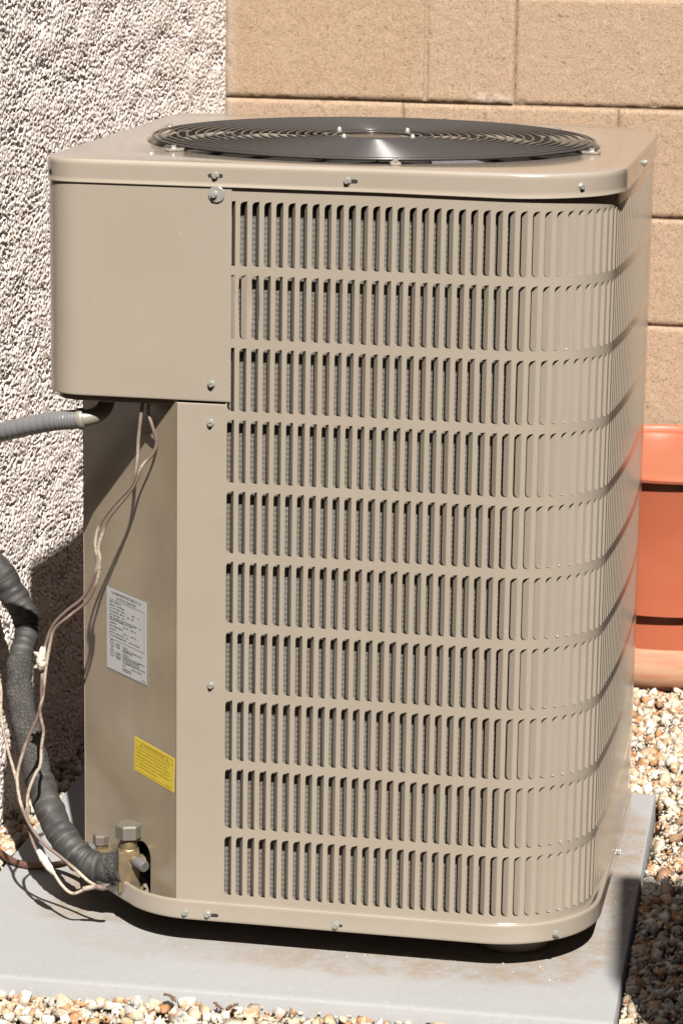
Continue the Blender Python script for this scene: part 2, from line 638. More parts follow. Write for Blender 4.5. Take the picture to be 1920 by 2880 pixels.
def blocks():
    lead = {}
    rows = range(-5, 4)
    me_cache = {}
    for r in rows:
        zb = BEDS + r * ROWH
        if r == 0:
            joints = [XW + 0.5, -63, 102, 502, 902, 1302, 1702, 2102]
        elif r == -1:
            joints = [XW + 0.5, -104, 296, 696, 1096, 1496, 1896, 2296]
        elif r % 2 == 0:
            joints = [XW + 0.5, -298, 102, 502, 902, 1302, 1702, 2102]
        else:
            joints = [XW + 0.5, -104, 296, 696, 1096, 1496, 1896, 2296]
        for a, b in zip(joints[:-1], joints[1:]):
            w, h = b - a - 3.6, ROWH - 5.0
            key = (round(w), r % 2, random.randrange(2))
            if key not in me_cache:
                nx, nz2 = max(4, int(w / 4.2)), int(h / 4.2)
                gx, gz = np.meshgrid(np.linspace(-w / 2, w / 2, nx), np.linspace(-h / 2, h / 2, nz2))
                fx, fz2 = np.fft.fftfreq(nx)[None, :], np.fft.fftfreq(nz2)[:, None]

                def nz_(cut):
                    q = np.real(np.fft.ifft2(np.fft.fft2(rng.standard_normal((nz2, nx))) * np.exp(-(fx ** 2 + fz2 ** 2) / (2 * cut ** 2))))
                    return q / q.std()
                d = np.minimum(w / 2 - np.abs(gx), h / 2 - np.abs(gz))
                chip = np.maximum(0, nz_(.10) - 1.0)
                dd = np.maximum(0, d - 0.9 * np.abs(nz_(.16)) - 3.0 * chip)
                gy = 3.6 * np.maximum(0, 1 - dd / 4.5) ** 2 + 0.22 * nz_(.22) + 0.15 * nz_(.06)
                n_ = nx * nz2
                V = [(gx.flat[i] * MM, (-90 + gy.flat[i]) * MM, gz.flat[i] * MM) for i in range(n_)]
                F = [(j * nx + i, j * nx + i + 1, (j + 1) * nx + i + 1, (j + 1) * nx + i) for j in range(nz2 - 1) for i in range(nx - 1)]
                loop = list(range(nx)) + [j * nx + nx - 1 for j in range(1, nz2)] + [(nz2 - 1) * nx + i for i in range(nx - 2, -1, -1)] + [j * nx for j in range(nz2 - 2, 0, -1)]
                k0 = len(V)
                V += [(V[i][0], 0.090, V[i][2]) for i in loop]
                m_ = len(loop)
                F += [(loop[q], k0 + q, k0 + (q + 1) % m_, loop[(q + 1) % m_]) for q in range(m_)]
                F.append(tuple(range(k0, k0 + m_)))
                me = bpy.data.meshes.new('concrete_block')
                me.from_pydata(V, [], F)
                me.materials.append(BLOCK)
                me.shade_smooth()
                me.set_sharp_from_angle(angle=math.radians(50))
                me_cache[key] = me
            o = bpy.data.objects.new('concrete_block', me_cache[key])
            COL.objects.link(o)
            o.parent = BW
            dy = random.uniform(-1.6, 1.6)
            o.location = ((a + b) / 2 * MM, (YC + 90 + dy) * MM, (zb + ROWH / 2 + Z0) * MM)
            o.rotation_euler = (random.uniform(-.004, .004), random.uniform(-.003, .003), random.uniform(-.004, .004))
    bm = bmesh.new()
    box_bm(bm, (900, YC + 97, BEDS - 100 + 0 * ROWH), (2700, 180, ROWH * 9.0))
    from_bm('mortar', bm, MORTAR, BW)
    V = [(x, YC - 0.2 + 0.5 * abs(x + 63) / 3.5, z) for z in np.linspace(BEDS + 3, BEDS + ROWH - 3, 12) for x in (-66.5, -63, -59.5)]
    F = [(3 * i + k, 3 * i + k + 1, 3 * i + k + 4, 3 * i + k + 3) for i in range(11) for k in (0, 1)]
    mk('flush_joint', V, F, BLOCK, BW)


blocks()

# unseen block, guessed from the shadow it casts on the pad's right edge,
# plus tall unseen blocks right and behind the viewer, added to cut stray light
bm = bmesh.new()
box_bm(bm, (1363.5, -1553.7, 112), (500, 378, 2226), math.radians(4.3), 6)
box_bm(bm, (1900, -1900, 475), (990, 7300, 2950), 0.0, 6)
box_bm(bm, (500, -7500, 1700), (9000, 5000, 5400), 0.0, 6)
o = from_bm('unseen_shade_blocks', bm, BLOCK)
o['kind'] = 'structure'

# ------------------------------------------------------------------ pad
PZ = -975.0


def sd_rr(x, y, x0, x1, y0, y1, r):
    cx, cy = (x0 + x1) / 2, (y0 + y1) / 2
    qx = np.abs(x - cx) - (x1 - x0) / 2 + r
    qy = np.abs(y - cy) - (y1 - y0) / 2 + r
    return np.hypot(np.maximum(qx, 0), np.maximum(qy, 0)) + np.minimum(np.maximum(qx, qy), 0) - r


def pad():
    x0, x1, y0, y1 = -380.0, 496.0, -140.0, 757.0
    rot = math.radians(1.4)
    cx, cy = 60.0, 300.0
    n = 110
    xs = np.linspace(x0, x1, n)
    ys = np.linspace(y0, y1, n)
    V, F, D = [], [], []

    def rp(x, y):
        dx, dy = x - cx, y - cy
        return cx + dx * math.cos(-rot * -1) - dy * math.sin(rot), cy + dx * math.sin(rot) + dy * math.cos(rot)
    for y in ys:
        for x in xs:
            X, Y = rp(x, y)
            wob = 6 * math.sin(X * .021 + 1) + 5 * math.sin(Y * .033 + X * .012) + 4 * math.sin(X * .07)
            d = float(sd_rr(X, Y, -249, 463, -6, 706, 140)) + wob
            k = 0.95 if d < 28 else max(0.0, 0.95 * (1 - (d - 28) / 22.0))
            k = max(k, 0.0) + (0.12 if d < 90 else 0.0)
            if X < 120 and Y < 60:
                k *= 0.35 + 0.65 * max(0, (X + 100) / 220.0) if X > -100 else 0.3
            V.append((X, Y, PZ))
            D.append(k)
    for j in range(n - 1):
        for i in range(n - 1):
            F.append((j * n + i, j * n + i + 1, (j + 1) * n + i + 1, (j + 1) * n + i))
    # rounded arris and sides
    loop = [i for i in range(n)] + [j * n + n - 1 for j in range(1, n)] + [(n - 1) * n + i for i in range(n - 2, -1, -1)] + [j * n for j in range(n - 2, 0, -1)]
    prev = loop
    for off, dz in ((2.6, -0.9), (4.2, -3.5), (5.5, -42)):
        cur = []
        for q in loop:
            X, Y, _ = V[q]
            lx, ly = X - cx, Y - cy
            ax = lx * math.cos(rot) + ly * math.sin(rot)
            ay = -lx * math.sin(rot) + ly * math.cos(rot)
            ox = off * (1 if abs(ax - (x1 - cx)) < .5 else -1 if abs(ax - (x0 - cx)) < .5 else 0)
            oy = off * (1 if abs(ay - (y1 - cy)) < .5 else -1 if abs(ay - (y0 - cy)) < .5 else 0)
            cur.append(len(V))
            V.append((X + ox * math.cos(rot) - oy * math.sin(rot), Y + ox * math.sin(rot) + oy * math.cos(rot), PZ + dz))
            D.append(0.0)
        m_ = len(loop)
        for k in range(m_):
            k2 = (k + 1) % m_
            F.append((prev[k], cur[k], cur[k2], prev[k2]))
        prev = cur
    o = mk('concrete_pad', V, F, PADM, None, True, 30)
    at = o.data.attributes.new('dirt', 'FLOAT', 'POINT')
    at.data.foreach_set('value', np.array(D, dtype=np.float32))
    thing(o, 'square grey concrete pad carrying the condenser, dirt-stained round its base', 'concrete pad')


pad()

# ------------------------------------------------------------------ unit geometry helpers
S, P_ROW = 15.0, 91.02
AC = empty('air_conditioner', (0, 0, 0), 'beige outdoor air conditioner condenser with louvred sides and round fan grille', 'air conditioner')


_U = np.linspace(-100, 1100, 2401)
_T = np.where(_U < 331.5, 0.0, np.where(_U < 331.5 + 126.5 * 1.503, (_U - 331.5) / 126.5, 1.503 + 2.59e-4 * (_U - 521.6)))
_X = np.r_[0, np.cumsum(np.cos((_T[1:] + _T[:-1]) / 2) * 0.5)] - 100
_Y = np.r_[0, np.cumsum(np.sin((_T[1:] + _T[:-1]) / 2) * 0.5)]


def panel_pt(u, z, d=0.0):
    """point on the louvre sheet at arc length u; d = inward offset; the side bellies out a little"""
    t = float(np.interp(u, _U, _T))
    x, y = float(np.interp(u, _U, _X)), float(np.interp(u, _U, _Y))
    return (x - d * math.sin(t), y + d * math.cos(t), z), t


SLOT = [(0, 0), (-5.6, -1.2), (-7.6, -2.4), (-8.7, -4.2), (-9.2, -6.5)]
SLOTB = [(-9.2, -74.3), (-8.8, -77.0), (-7.8, -78.8), (-6.0, -79.9), (0, -80.8)]
MIDS = [(-9.2, z) for z in (-20, -34, -47, -60)]
NJ = 65


def dent(u, z):
    """knock in the second row, near the left end; returns (du, inward)"""
    g = math.exp(-((u - 10) / 9.0) ** 2 - ((z + 122) / 26.0) ** 2)
    g2 = math.exp(-((u - 24) / 6.0) ** 2 - ((z + 128) / 24.0) ** 2)
    return -3.0 * g + 1.6 * g2, 2.2 * g + 2.4 * g2


def louver_sheet():
    V, F = [], []

    def add(u, z, d=0.0):
        du, di = dent(u, z) if (u < 45 and -185 < z < -85) else (0, 0)
        V.append(panel_pt(u + du, z, d + di)[0])
        return len(V) - 1
    ztop = 15.0
    for r in range(10):
        top = -r * P_ROW + (ztop if r == 0 else 5.1)
        bot = -r * P_ROW - P_ROW + 5.1 if r < 9 else -9 * P_ROW - 97
        for j in range(NJ):
            u = j * S
            uL = u - 12.1 if j > 0 else -11.0
            uR = u + 2.9
            pts = SLOT + MIDS + SLOTB
            sl = [add(u + a, -r * P_ROW + b) for a, b in pts]
            T0, B0 = add(u, top), add(u, bot)
            TL, BL = add(uL, top), add(uL, bot)
            lm = [add(uL, -r * P_ROW + b) for a, b in MIDS]
            # left side of the cell: strips between the cell edge and the cut
            k0 = len(SLOT)
            F.append((TL, lm[0], sl[k0], *sl[k0 - 1:0:-1], sl[0], T0))
            for q in range(len(MIDS) - 1):
                F.append((lm[q], lm[q + 1], sl[k0 + q + 1], sl[k0 + q]))
            kl = k0 + len(MIDS) - 1
            F.append((lm[-1], BL, B0, sl[-1], *sl[-2:kl - 1:-1]))
            TR, BR = add(uR, top), add(uR, bot)
            rm = [add(uR, -r * P_ROW + b) for a, b in MIDS]
            hm = [add(u, -r * P_ROW + b) for a, b in MIDS]
            F.append((T0, sl[0], hm[0], rm[0], TR))
            for q in range(len(MIDS) - 1):
                F.append((hm[q], hm[q + 1], rm[q + 1], rm[q]))
            F.append((hm[-1], sl[-1], B0, BR, rm[-1]))
            # thickness of the sheet round the cut
            a_ = [add(u + a, -r * P_ROW + b) for a, b in pts]
            b_ = [add(u + a, -r * P_ROW + b, 0.9) for a, b in pts]
            for q in range(len(pts) - 1):
                F.append((a_[q], b_[q], b_[q + 1], a_[q + 1]))
    bm = bmesh.new()
    vs = [bm.verts.new(v) for v in V]
    for f in F:
        try:
            bm.faces.new([vs[i] for i in f])
        except ValueError:
            pass
    bmesh.ops.remove_doubles(bm, verts=bm.verts, dist=0.02)
    return from_bm('louver_panel', bm, PAINT, AC, True, 30)


SHEET = louver_sheet()


def slat_geo(alpha):
    """blade hinged on the right edge of the cut, free edge pushed inward; local mm, hinge at origin"""
    ca, sa = math.cos(alpha), math.sin(alpha)
    c2, s2 = math.cos(alpha / 2), math.sin(alpha / 2)

    def bend(w):
        if w < 0.4:
            return (-w * c2, w * s2)
        return (-0.4 * c2 - (w - 0.4) * ca, 0.4 * s2 + (w - 0.4) * sa)
    outline = [(0, 0), (0.4, -0.15), (5.6, -1.2), (7.6, -2.4), (8.7, -4.2), (9.2, -6.5), (9.2, -74.3), (8.8, -77.0), (7.8, -78.8), (6.0, -79.9), (0.4, -80.75), (0, -80.8)]
    V = []
    for w, z in outline:
        x, y = bend(w)
        V.append((x, y, z))
    F = [(0, 1, 10, 11), (1, 2, 3, 4, 5, 6, 7, 8, 9, 10)]
    F = [f[::-1] for f in F]
    n = len(V)
    for w, z in outline:     # free edge has the sheet's thickness
        x, y = bend(w)
        V.append((x + 0.8 * sa, y + 0.8 * ca, z))
    for i in range(1, 10):
        F.append((i, i + 1, n + i + 1, n + i))
    return V, F


def alpha_at(j):
    return math.radians(58 - 0.55 * j if j < 24 else 44)


def slats():
    cache = {}
    SV, SF = [], []
    for r in range(10):
        for j in range(NJ):
            al = alpha_at(j)
            if r == 1 and j in (0, 1):
                al = math.radians(28)
            (x, y, z), t = panel_pt(j * S, -r * P_ROW)
            if j < 30:
                key = (round(math.degrees(al)),)
                if key not in cache:
                    V, F = slat_geo(math.radians(key[0]))
                    me = bpy.data.meshes.new('louver_slat')
                    me.from_pydata([(a * MM, b * MM, c * MM) for a, b, c in V], [], F)
                    me.materials.append(PAINT)
                    me.update()
                    cache[key] = me
                o = bpy.data.objects.new('louver_slat', cache[key])
                COL.objects.link(o)
                o.parent = SHEET
                o.location = (x * MM, y * MM, (z + Z0) * MM)
                dz = random.uniform(-.02, .02)
                o.rotation_euler = (0, 0, t + dz)
            else:
                V, F = slat_geo(al)
                n = len(SV)
                c, s = math.cos(t), math.sin(t)
                SV += [(x + a * c - b * s, y + a * s + b * c, z + q) for a, b, q in V]
                SF += [tuple(i + n for i in f) for f in F]
    o = mk('louver_slats', SV, SF, PAINT, SHEET)
    o['kind'] = 'stuff'


slats()


def coil():
    us = np.linspace(-60, 962, 120)
    zs = (-5.0, -905.0)
    V, F = [], []
    for u in us:
        for z in zs:
            V.append(panel_pt(u, z, 15.5)[0])
    for i in range(len(us) - 1):
        F.append((2 * i, 2 * i + 1, 2 * i + 3, 2 * i + 2))
    o = mk('condenser_coil', V, F, COIL, AC, True)
    ul = o.data.uv_layers.new(name='UVMap')
    for p in o.data.polygons:
        for li, vi in zip(p.loop_indices, p.vertices):
            ul.data[li].uv = (us[vi // 2], zs[vi % 2])


coil()


def rr_outline(x0, x1, y0, y1, radii, seg=14, straight=24):
    """rounded rectangle, counter-clockwise seen from above, radii for (fl, fr, br, bl)"""
    fl, fr, br, bl = radii
    out = []

    def arc(cx, cy, r, a0):
        for k in range(seg + 1):
            a = math.radians(a0 + 90 * k / seg)
            out.append((cx + r * math.cos(a), cy + r * math.sin(a)))

    def line(a, b):
        for k in range(1, straight):
            out.append((a[0] + (b[0] - a[0]) * k / straight, a[1] + (b[1] - a[1]) * k / straight))
    arc(x0 + fl, y0 + fl, fl, 180)
    line((x0 + fl, y0), (x1 - fr, y0))
    arc(x1 - fr, y0 + fr, fr, 270)
    line((x1, y0 + fr), (x1, y1 - br))
    arc(x1 - br, y1 - br, br, 0)
    line((x1 - br, y1), (x0 + bl, y1))
    arc(x0 + bl, y1 - bl, bl, 90)
    line((x0, y1 - bl), (x0, y0 + fl))
    return np.array(out)


def offset(P, d):
    T = np.roll(P, -1, 0) - np.roll(P, 1, 0)
    T /= np.linalg.norm(T, axis=1)[:, None]
    return P + d * np.stack([T[:, 1], -T[:, 0]], 1)


FC = np.array((108.0, 350.5))
HOLE_R = 300.0


def top_panel():
    P = rr_outline(-250.0, 466.5, -3.0, 706, (50, 132, 132, 50))
    n = len(P)
    ang = np.arctan2(P[:, 1] - FC[1], P[:, 0] - FC[0])
    H = np.stack([np.cos(ang), np.sin(ang)], 1)
    front = np.clip(1 - np.abs(P[:, 0] - 330) / 150, 0, 1) * (P[:, 1] < 60)   # slight bow of the lower lip
    rings = []
    rings.append(np.c_[FC + H * (HOLE_R + 4), np.full(n, 8.0)])
    rings.append(np.c_[FC + H * HOLE_R, np.full(n, 14.0)])
    rings.append(np.c_[FC + H * HOLE_R, np.full(n, 42.5)])
    rings.append(np.c_[FC + H * (HOLE_R + 1.2), np.full(n, 44.6)])
    rings.append(np.c_[FC + H * (HOLE_R + 3.5), np.full(n, 45.5)])
    mid = FC + H * (HOLE_R + 3.5)
    rings.append(np.c_[mid * 0.5 + offset(P, -6) * 0.5, np.full(n, 45.6)])
    for d, z in ((-5.5, 45.5), (-3.2, 45.0), (-1.4, 43.6), (-0.4, 41.5), (0, 39), (0, 37), (0, 23.5), (0, 22), (0.3, 19.5), (1.0, 18.0), (1.2, 16.6), (0.4, 15.8), (-3, 16.2)):
        zz = np.full(n, z)
        if z < 20:
            zz = zz - 1.6 * front
        rings.append(np.c_[offset(P, d), zz])
    V = np.vstack(rings)
    F = []
    for r in range(len(rings) - 1):
        for k in range(n):
            k2 = (k + 1) % n
            F.append((r * n + k, (r + 1) * n + k, (r + 1) * n + k2, r * n + k2))
    return mk('top_panel', V, F, PAINT, AC, True, 40)


TOP = top_panel()


def fillet_path(pts, radii, seg=10):
    """open polyline with rounded corners"""
    out = [np.array(pts[0], float)]
    for i in range(1, len(pts) - 1):
        a, b, c = (np.array(q, float) for q in pts[i - 1:i + 2])
        u, v = (a - b) / np.linalg.norm(a - b), (c - b) / np.linalg.norm(c - b)
        r = radii[i - 1]
        th = math.acos(np.clip(u @ v, -1, 1))
        tl = r / math.tan(th / 2)
        p0, p1 = b + u * tl, b + v * tl
        bis = (u + v) / np.linalg.norm(u + v)
        ctr = b + bis * (r / math.sin(th / 2))
        a0 = math.atan2(*(p0 - ctr)[::-1])
        a1 = math.atan2(*(p1 - ctr)[::-1])
        d = (a1 - a0 + math.pi) % (2 * math.pi) - math.pi
        for k in range(seg + 1):
            q = a0 + d * k / seg
            out.append(ctr + r * np.array((math.cos(q), math.sin(q))))
    out.append(np.array(pts[-1], float))
    return np.array(out)


def base_pan():
    # the front left corner is cut at 45 degrees under the service valves
    pts = [(-249, 700), (-249, 140), (-108, -6), (467, -6), (467, 706), (-249, 706)]
    path = fillet_path(pts + [(-249, 700)], [120, 120, 140, 140, 3], 14)
    path = path[1:-1]
    P = []
    for a, b in zip(path, np.roll(path, -1, 0)):
        P.append(a)
    P = np.array(P)
    n = len(P)
    rings = []
    for d, z in ((-40, -930), (-7, -930), (-6.5, -911.2), (-3, -909.4), (-1.2, -909.6), (-0.2, -911.2), (0, -913), (0, -914.5), (0, -932), (0, -933.5), (-.8, -935.4), (-3.5, -936.2), (-40, -936.2)):
        rings.append(np.c_[offset(P, d), np.full(n, z)])
    F = []
    for r in range(len(rings) - 1):
        for k in range(n):
            k2 = (k + 1) % n
            F.append((r * n + k, (r + 1) * n + k, (r + 1) * n + k2, r * n + k2))
    F.append(tuple(range(n)))
    F.append(tuple(len(rings) * n - 1 - k for k in range(n)))
    o = mk('base_pan', np.vstack(rings), F, PAINT, AC, True, 40)
    for cx, cy in ((352, 118), (380, 600), (-160, 600), (-40, 230)):
        lathe('foot', [(66, -936.3), (64, -948), (58, -962), (50, PZ + 0.5), (0, PZ + 0.5)][::-1], PAINT, AC, (cx, cy, 0), seg=28)
    return o


base_pan()


def sheet_strip(name, path, z0, z1, mat, d=0.0, cols=None, lips=True, th=1.2):
    """upright sheet along an open path (outside on the right of travel when path runs left to right)"""
    P = np.asarray(path, float)
    Q = [P[0]]
    for a, b in zip(P[:-1], P[1:]):
        ln = np.linalg.norm(b - a)
        if ln > 45:
            Q += [a + (b - a) * 3 / ln, b - (b - a) * 3 / ln]
        Q.append(b)
    P = np.array(Q)
    T = np.vstack([P[1] - P[0], P[2:] - P[:-2], P[-1] - P[-2]])
    T /= np.linalg.norm(T, axis=1)[:, None]
    Nn = np.stack([T[:, 1], -T[:, 0]], 1)
    n = len(P)
    A = P + Nn * d
    B = P + Nn * (d - th)
    A1 = P + Nn * (d - 0.35)
    rows = [np.c_[B, np.full(n, z1)], np.c_[A1, np.full(n, z1)], np.c_[A, np.full(n, z1 - 0.6)], np.c_[A, np.full(n, z1 - 2.5)], np.c_[A, np.full(n, z0 + 2.5)], np.c_[A, np.full(n, z0 + 0.6)], np.c_[A1, np.full(n, z0)], np.c_[B, np.full(n, z0)]]
    V = np.vstack(rows)
    F = []
    for r in range(len(rows) - 1):
        for k in range(n - 1):
            F.append((r * n + k, (r + 1) * n + k, (r + 1) * n + k + 1, r * n + k + 1))
    for k in (0, n - 1):
        f = tuple(r * n + k for r in range(8))
        F.append(f[::-1] if k == 0 else f)
    return mk(name, V, F, mat, AC, True, 40)


# corner post beside the louvres, with the 45 degree service panel folded back from it
XP = -73.0
sheet_strip('corner_post', [(XP, 0), (XP + 8, 0), (-40, 0), (-18, 0), (-9.2, 0)], -925, -254.2, PAINT, 1.2)


def service_panel():
    # 45 degree sheet with a round-ended cut-out for the valves
    e = np.array((-1, 1)) / math.sqrt(2)
    nrm = np.array((-1, -1)) / math.sqrt(2)
    o0 = np.array((XP, 0.0))
    W_ = 238.0
    # hole in sheet coordinates (s along the sheet from the post, z)
    hs0, hs1, hz0, hz1 = 64.0, 104.0, -935.0, -857.0
    rr = 18.0
    hole = [(hs0, hz0)]
    for k in range(13):
        a = math.pi - math.pi * k / 12
        hole.append(((hs0 + hs1) / 2 + (hs1 - hs0) / 2 * math.cos(a), hz1 - rr + rr * math.sin(a)))
    hole.append((hs1, hz0))
    V, F = [], []
    zt = -230.0
    cols = [(0.0, hz0), (hs0 - 0.01, hz0)] + hole + [(hs1 + 0.01, hz0), (W_, hz0)]
    for d in (1.0, -0.6):
        for s_, z in cols:
            for zz in (z, zt):
                q = o0 + e * s_ + nrm * d
                V.append((q[0], q[1], zz))
    n = len(cols)
    for k in range(n - 1):
        F.append((2 * k + 1, 2 * k + 3, 2 * k + 2, 2 * k))
        b0 = 2 * n
        F.append((b0 + 2 * k, b0 + 2 * k + 2, b0 + 2 * k + 3, b0 + 2 * k + 1))
        F.append((2 * k, 2 * k + 2, b0 + 2 * k + 2, b0 + 2 * k))
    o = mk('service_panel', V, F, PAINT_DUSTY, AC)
    o['label'] = 'dust-dulled slanted service panel with labels and valve cut-out'
    return o


service_panel()
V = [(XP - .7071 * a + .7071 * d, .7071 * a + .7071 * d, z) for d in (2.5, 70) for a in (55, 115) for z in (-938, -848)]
mk('hole_shade_box', V, [(4, 5, 7, 6), (0, 4, 6, 2), (1, 3, 7, 5), (0, 1, 5, 4), (2, 6, 7, 3)], DARK, AC)  # dark box added behind the cut-out as the shade inside it
# control box: rounded cover over the cut corner
cover = fillet_path([(-246, 250), (-246, 0), (-4.6, 0)], [46.0], 18)
sheet_strip('control_box_cover', cover, -251.0, 21.0, PAINT, 1.8)
inner = fillet_path([(-238, 250), (-238, 5), (-73, 5)], [41.0], 12)
V = [(x, y, -248.5) for x, y in inner] + [(x, y, -259.0) for x, y in inner]
n = len(inner)
F = [(k, n + k, n + k + 1, k + 1) for k in range(n - 1)]
V += [(-75, 5, -259.0)]
F.append(tuple(n + k for k in range(n)))
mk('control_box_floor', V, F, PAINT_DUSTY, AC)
# plain left and rear sheets
rear = fillet_path([(-243, 168), (-243, 700), (463, 700), (462.3, 556)], [60.0, 110.0], 14)
sheet_strip('rear_panel', rear[::-1], -912, 18, PAINT, 0.0)
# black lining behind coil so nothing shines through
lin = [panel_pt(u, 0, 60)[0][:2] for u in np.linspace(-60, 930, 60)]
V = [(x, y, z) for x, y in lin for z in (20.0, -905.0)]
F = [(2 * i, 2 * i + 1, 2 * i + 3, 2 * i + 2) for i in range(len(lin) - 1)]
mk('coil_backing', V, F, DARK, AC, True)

# screws
def screw_mesh(name, hexhead, slotted):
    bm = bmesh.new()
    bmesh.ops.create_cone(bm, cap_ends=True, segments=20, radius1=5.6, radius2=5.2, depth=0.9, matrix=Matrix.Translation((0, 0, 0.45)))
    bmesh.ops.create_cone(bm, cap_ends=True, segments=6 if hexhead else 16, radius1=4.3, radius2=3.9, depth=3.0, matrix=Matrix.Translation((0, 0, 2.3)))
    if slotted:
        top = [f for f in bm.faces if f.calc_center_median().z > 3.7]
        for f in top:
            f.select = True
        # two raised lands leave a driver slot between them
        bm.faces.ensure_lookup_table()
        for s in (-1, 1):
            box_bm(bm, (s * 2.05, 0, 4.05), (2.3, 4.6, 1.1))
    bmesh.ops.scale(bm, vec=(MM, MM, MM), verts=bm.verts)
    me = bpy.data.meshes.new(name)
    bm.to_mesh(me)
    bm.free()
    me.materials.append(STEEL)
    return me


SCR = screw_mesh('screw', True, True)


def screw(pos, nrm, spin=0.0, scale=0.92, parent=AC, me=None):
    o = bpy.data.objects.new('screw', me or SCR)
    COL.objects.link(o)
    o.parent = parent
    q = Vector(nrm).to_track_quat('Z', 'Y')
    o.rotation_mode = 'QUATERNION'
    from mathutils import Quaternion
    o.rotation_quaternion = q @ Quaternion((0, 0, 1), spin)
    o.location = (pos[0] * MM, pos[1] * MM, (pos[2] + Z0) * MM)
    o.scale = (scale,) * 3
    return o


def slot_mark(pos, nrm, w=15.0, h=5.0):
    """flat round-ended dark patch, painting the shade of a slot beside a screw"""
    Rm = Vector(nrm).to_track_quat('Z', 'Y').to_matrix()
    V = []
    for k in range(20):
        a = 2 * math.pi * k / 20
        x = (w - h) / 2 * (1 if math.cos(a) > 0 else -1) + h / 2 * math.cos(a)
        V.append(tuple(Vector(pos) + Rm @ Vector((x, h / 2 * math.sin(a), 0.15))))
    mk('slot_shade_patch', V, [tuple(range(20))], DARK, AC)  # slot's shade painted on as a flat near-black face


f_ = (0, -1, 0)
for (x, y, z), nn, sp, sl in (
        ((-25, -3, 30), f_, 0.4, 1), ((139, -3, 29), f_, 0.2, 2), ((420, 20, 29), (math.sin(.6), -math.cos(.6), 0), 0.3, 0),
        ((-29, -2.8, -229), f_, 2.2, 0), ((-30, -1.4, -279), f_, 1.65, 0), ((-28, -1.4, -619), f_, 1.3, 0),
        ((-60, -6, -926), f_, 0.9, 0), ((-30, -6, -926), f_, 1.1, 3), ((139, -6, -927), f_, 0.8, 4), ((420, 20, -926), (math.sin(.6), -math.cos(.6), 0), 2.6, 0),
        ((466.5, 375, 26), (1, 0, 0), 0.3, 0), ((467, 361, -928), (1, 0, 0), 1.0, 0), ((-176, 64, -923), (-.7, -.7, 0), 0.7, 0)):
    if (x, z) == (420, 29) or (x, z) == (420, -926):
        t = math.asin((x - 333.5) / 133.0)
        y = (-3 if z > 0 else -6) + 133 * (1 - math.cos(t))
        nn = (math.sin(t), -math.cos(t), 0)
    screw((x, y, z), nn, sp)
    if sl == 1:
        slot_mark((x, y - 0.1, z), nn, 19)
    elif sl in (2, 3):
        slot_mark((x + 6, y - 0.1, z - (0 if sl == 2 else 1)), nn, 14 if sl == 2 else 17)
    elif sl == 4:
        slot_mark((x + 5, y - 0.1, z), nn, 8, 4)
# screw with a big pale washer at the box's top corner
lathe('washer', [(10.2, 0), (10.2, 1.0), (9.6, 1.4), (0.01, 1.4)], STEEL, AC, (-23.5, -2.7, 7.5), (0, -1, 0))
screw((-26, -4.1, 6.6), f_, 0.6)
# rivet hole on the cap's left corner, its shade painted dark
ta = math.radians(180 + 38)
hx, hy = -200.0 + 50 * math.cos(ta), 47 + 50 * math.sin(ta)
lathe('rivet_hole_shade', [(3.6, -.2), (3.6, .5), (2.6, .6), (2.4, .1), (0.01, .1)], DARK, AC, (hx, hy, 26), (math.cos(ta), math.sin(ta), 0), 16)

# ------------------------------------------------------------------ fan grille and fan
GR = lathe('fan_grille', [(40, 50.2), (40, 51.4), (38, 52.2), (0.01, 52.2)], WIRECOAT, AC, (FC[0], FC[1], 0), seg=40)


def ring(R, z, r):
    th = np.linspace(0, 2 * math.pi, 121)[:-1]
    seg = 8
    V, F = [], []
    for t in th:
        for k in range(seg):
            a = 2 * math.pi * k / seg
            V.append((FC[0] + (R + r * math.cos(a)) * math.cos(t), FC[1] + (R + r * math.cos(a)) * math.sin(t), z + r * math.sin(a)))
    n = len(th)
    for i in range(n):
        i2 = (i + 1) % n
        for k in range(seg):
            k2 = (k + 1) % seg
            F.append((i * seg + k, i2 * seg + k, i2 * seg + k2, i * seg + k2))
    return mk('grille_ring', V, F, WIRECOAT, GR, True)


RR = [293.0] + [285.0 - 12.15 * k for k in range(18)]
for k, R in enumerate(RR):
    ring(R, 51.5 - (1.5 if k == 0 else 0) + 2.2 * math.cos(R / 293 * 1.5), 1.65 if k else 2.0)
for R in (64.0, 52.0):
    ring(R, 52.5, 2.0)
for a in (45, 105, 165, 225, 285, 345):
    c, s = math.cos(math.radians(a)), math.sin(math.radians(a))
    pts = [(FC[0] + r * c, FC[1] + r * s, z) for r, z in ((62, 50), (180, 49.6), (288, 47.6), (294, 47.4), (299, 47.6), (306, 47.6), (317, 47.6))]
    tube('grille_spoke', pts, [2.2, 2.2, 2.2, 2.4, 2.6, 2.4, 2.4], WIRECOAT, GR, 8)
    # flattened foot of the spoke and its bolt
    bm = bmesh.new()
    box_bm(bm, (FC[0] + 309 * c, FC[1] + 309 * s, 47.2), (22, 13, 3.2), math.radians(a), 1.2)
    from_bm('grille_foot', bm, PAINT, GR, True)
    screw((FC[0] + 310 * c, FC[1] + 310 * s, 48.8), (0, 0, 1), a * .1, 0.85, GR)
for x, y in ((55, 385), (80, 285), (145, 401), (167, 311)):
    lathe('acorn_nut', [(3.6, 50), (3.6, 55), (3.0, 57.8), (1.7, 59.6), (0.01, 60.2)], STEEL, GR, (x, y, 0), seg=12)
screw((-131, 95, 45.5), (0, 0, 1), .3, 0.85)
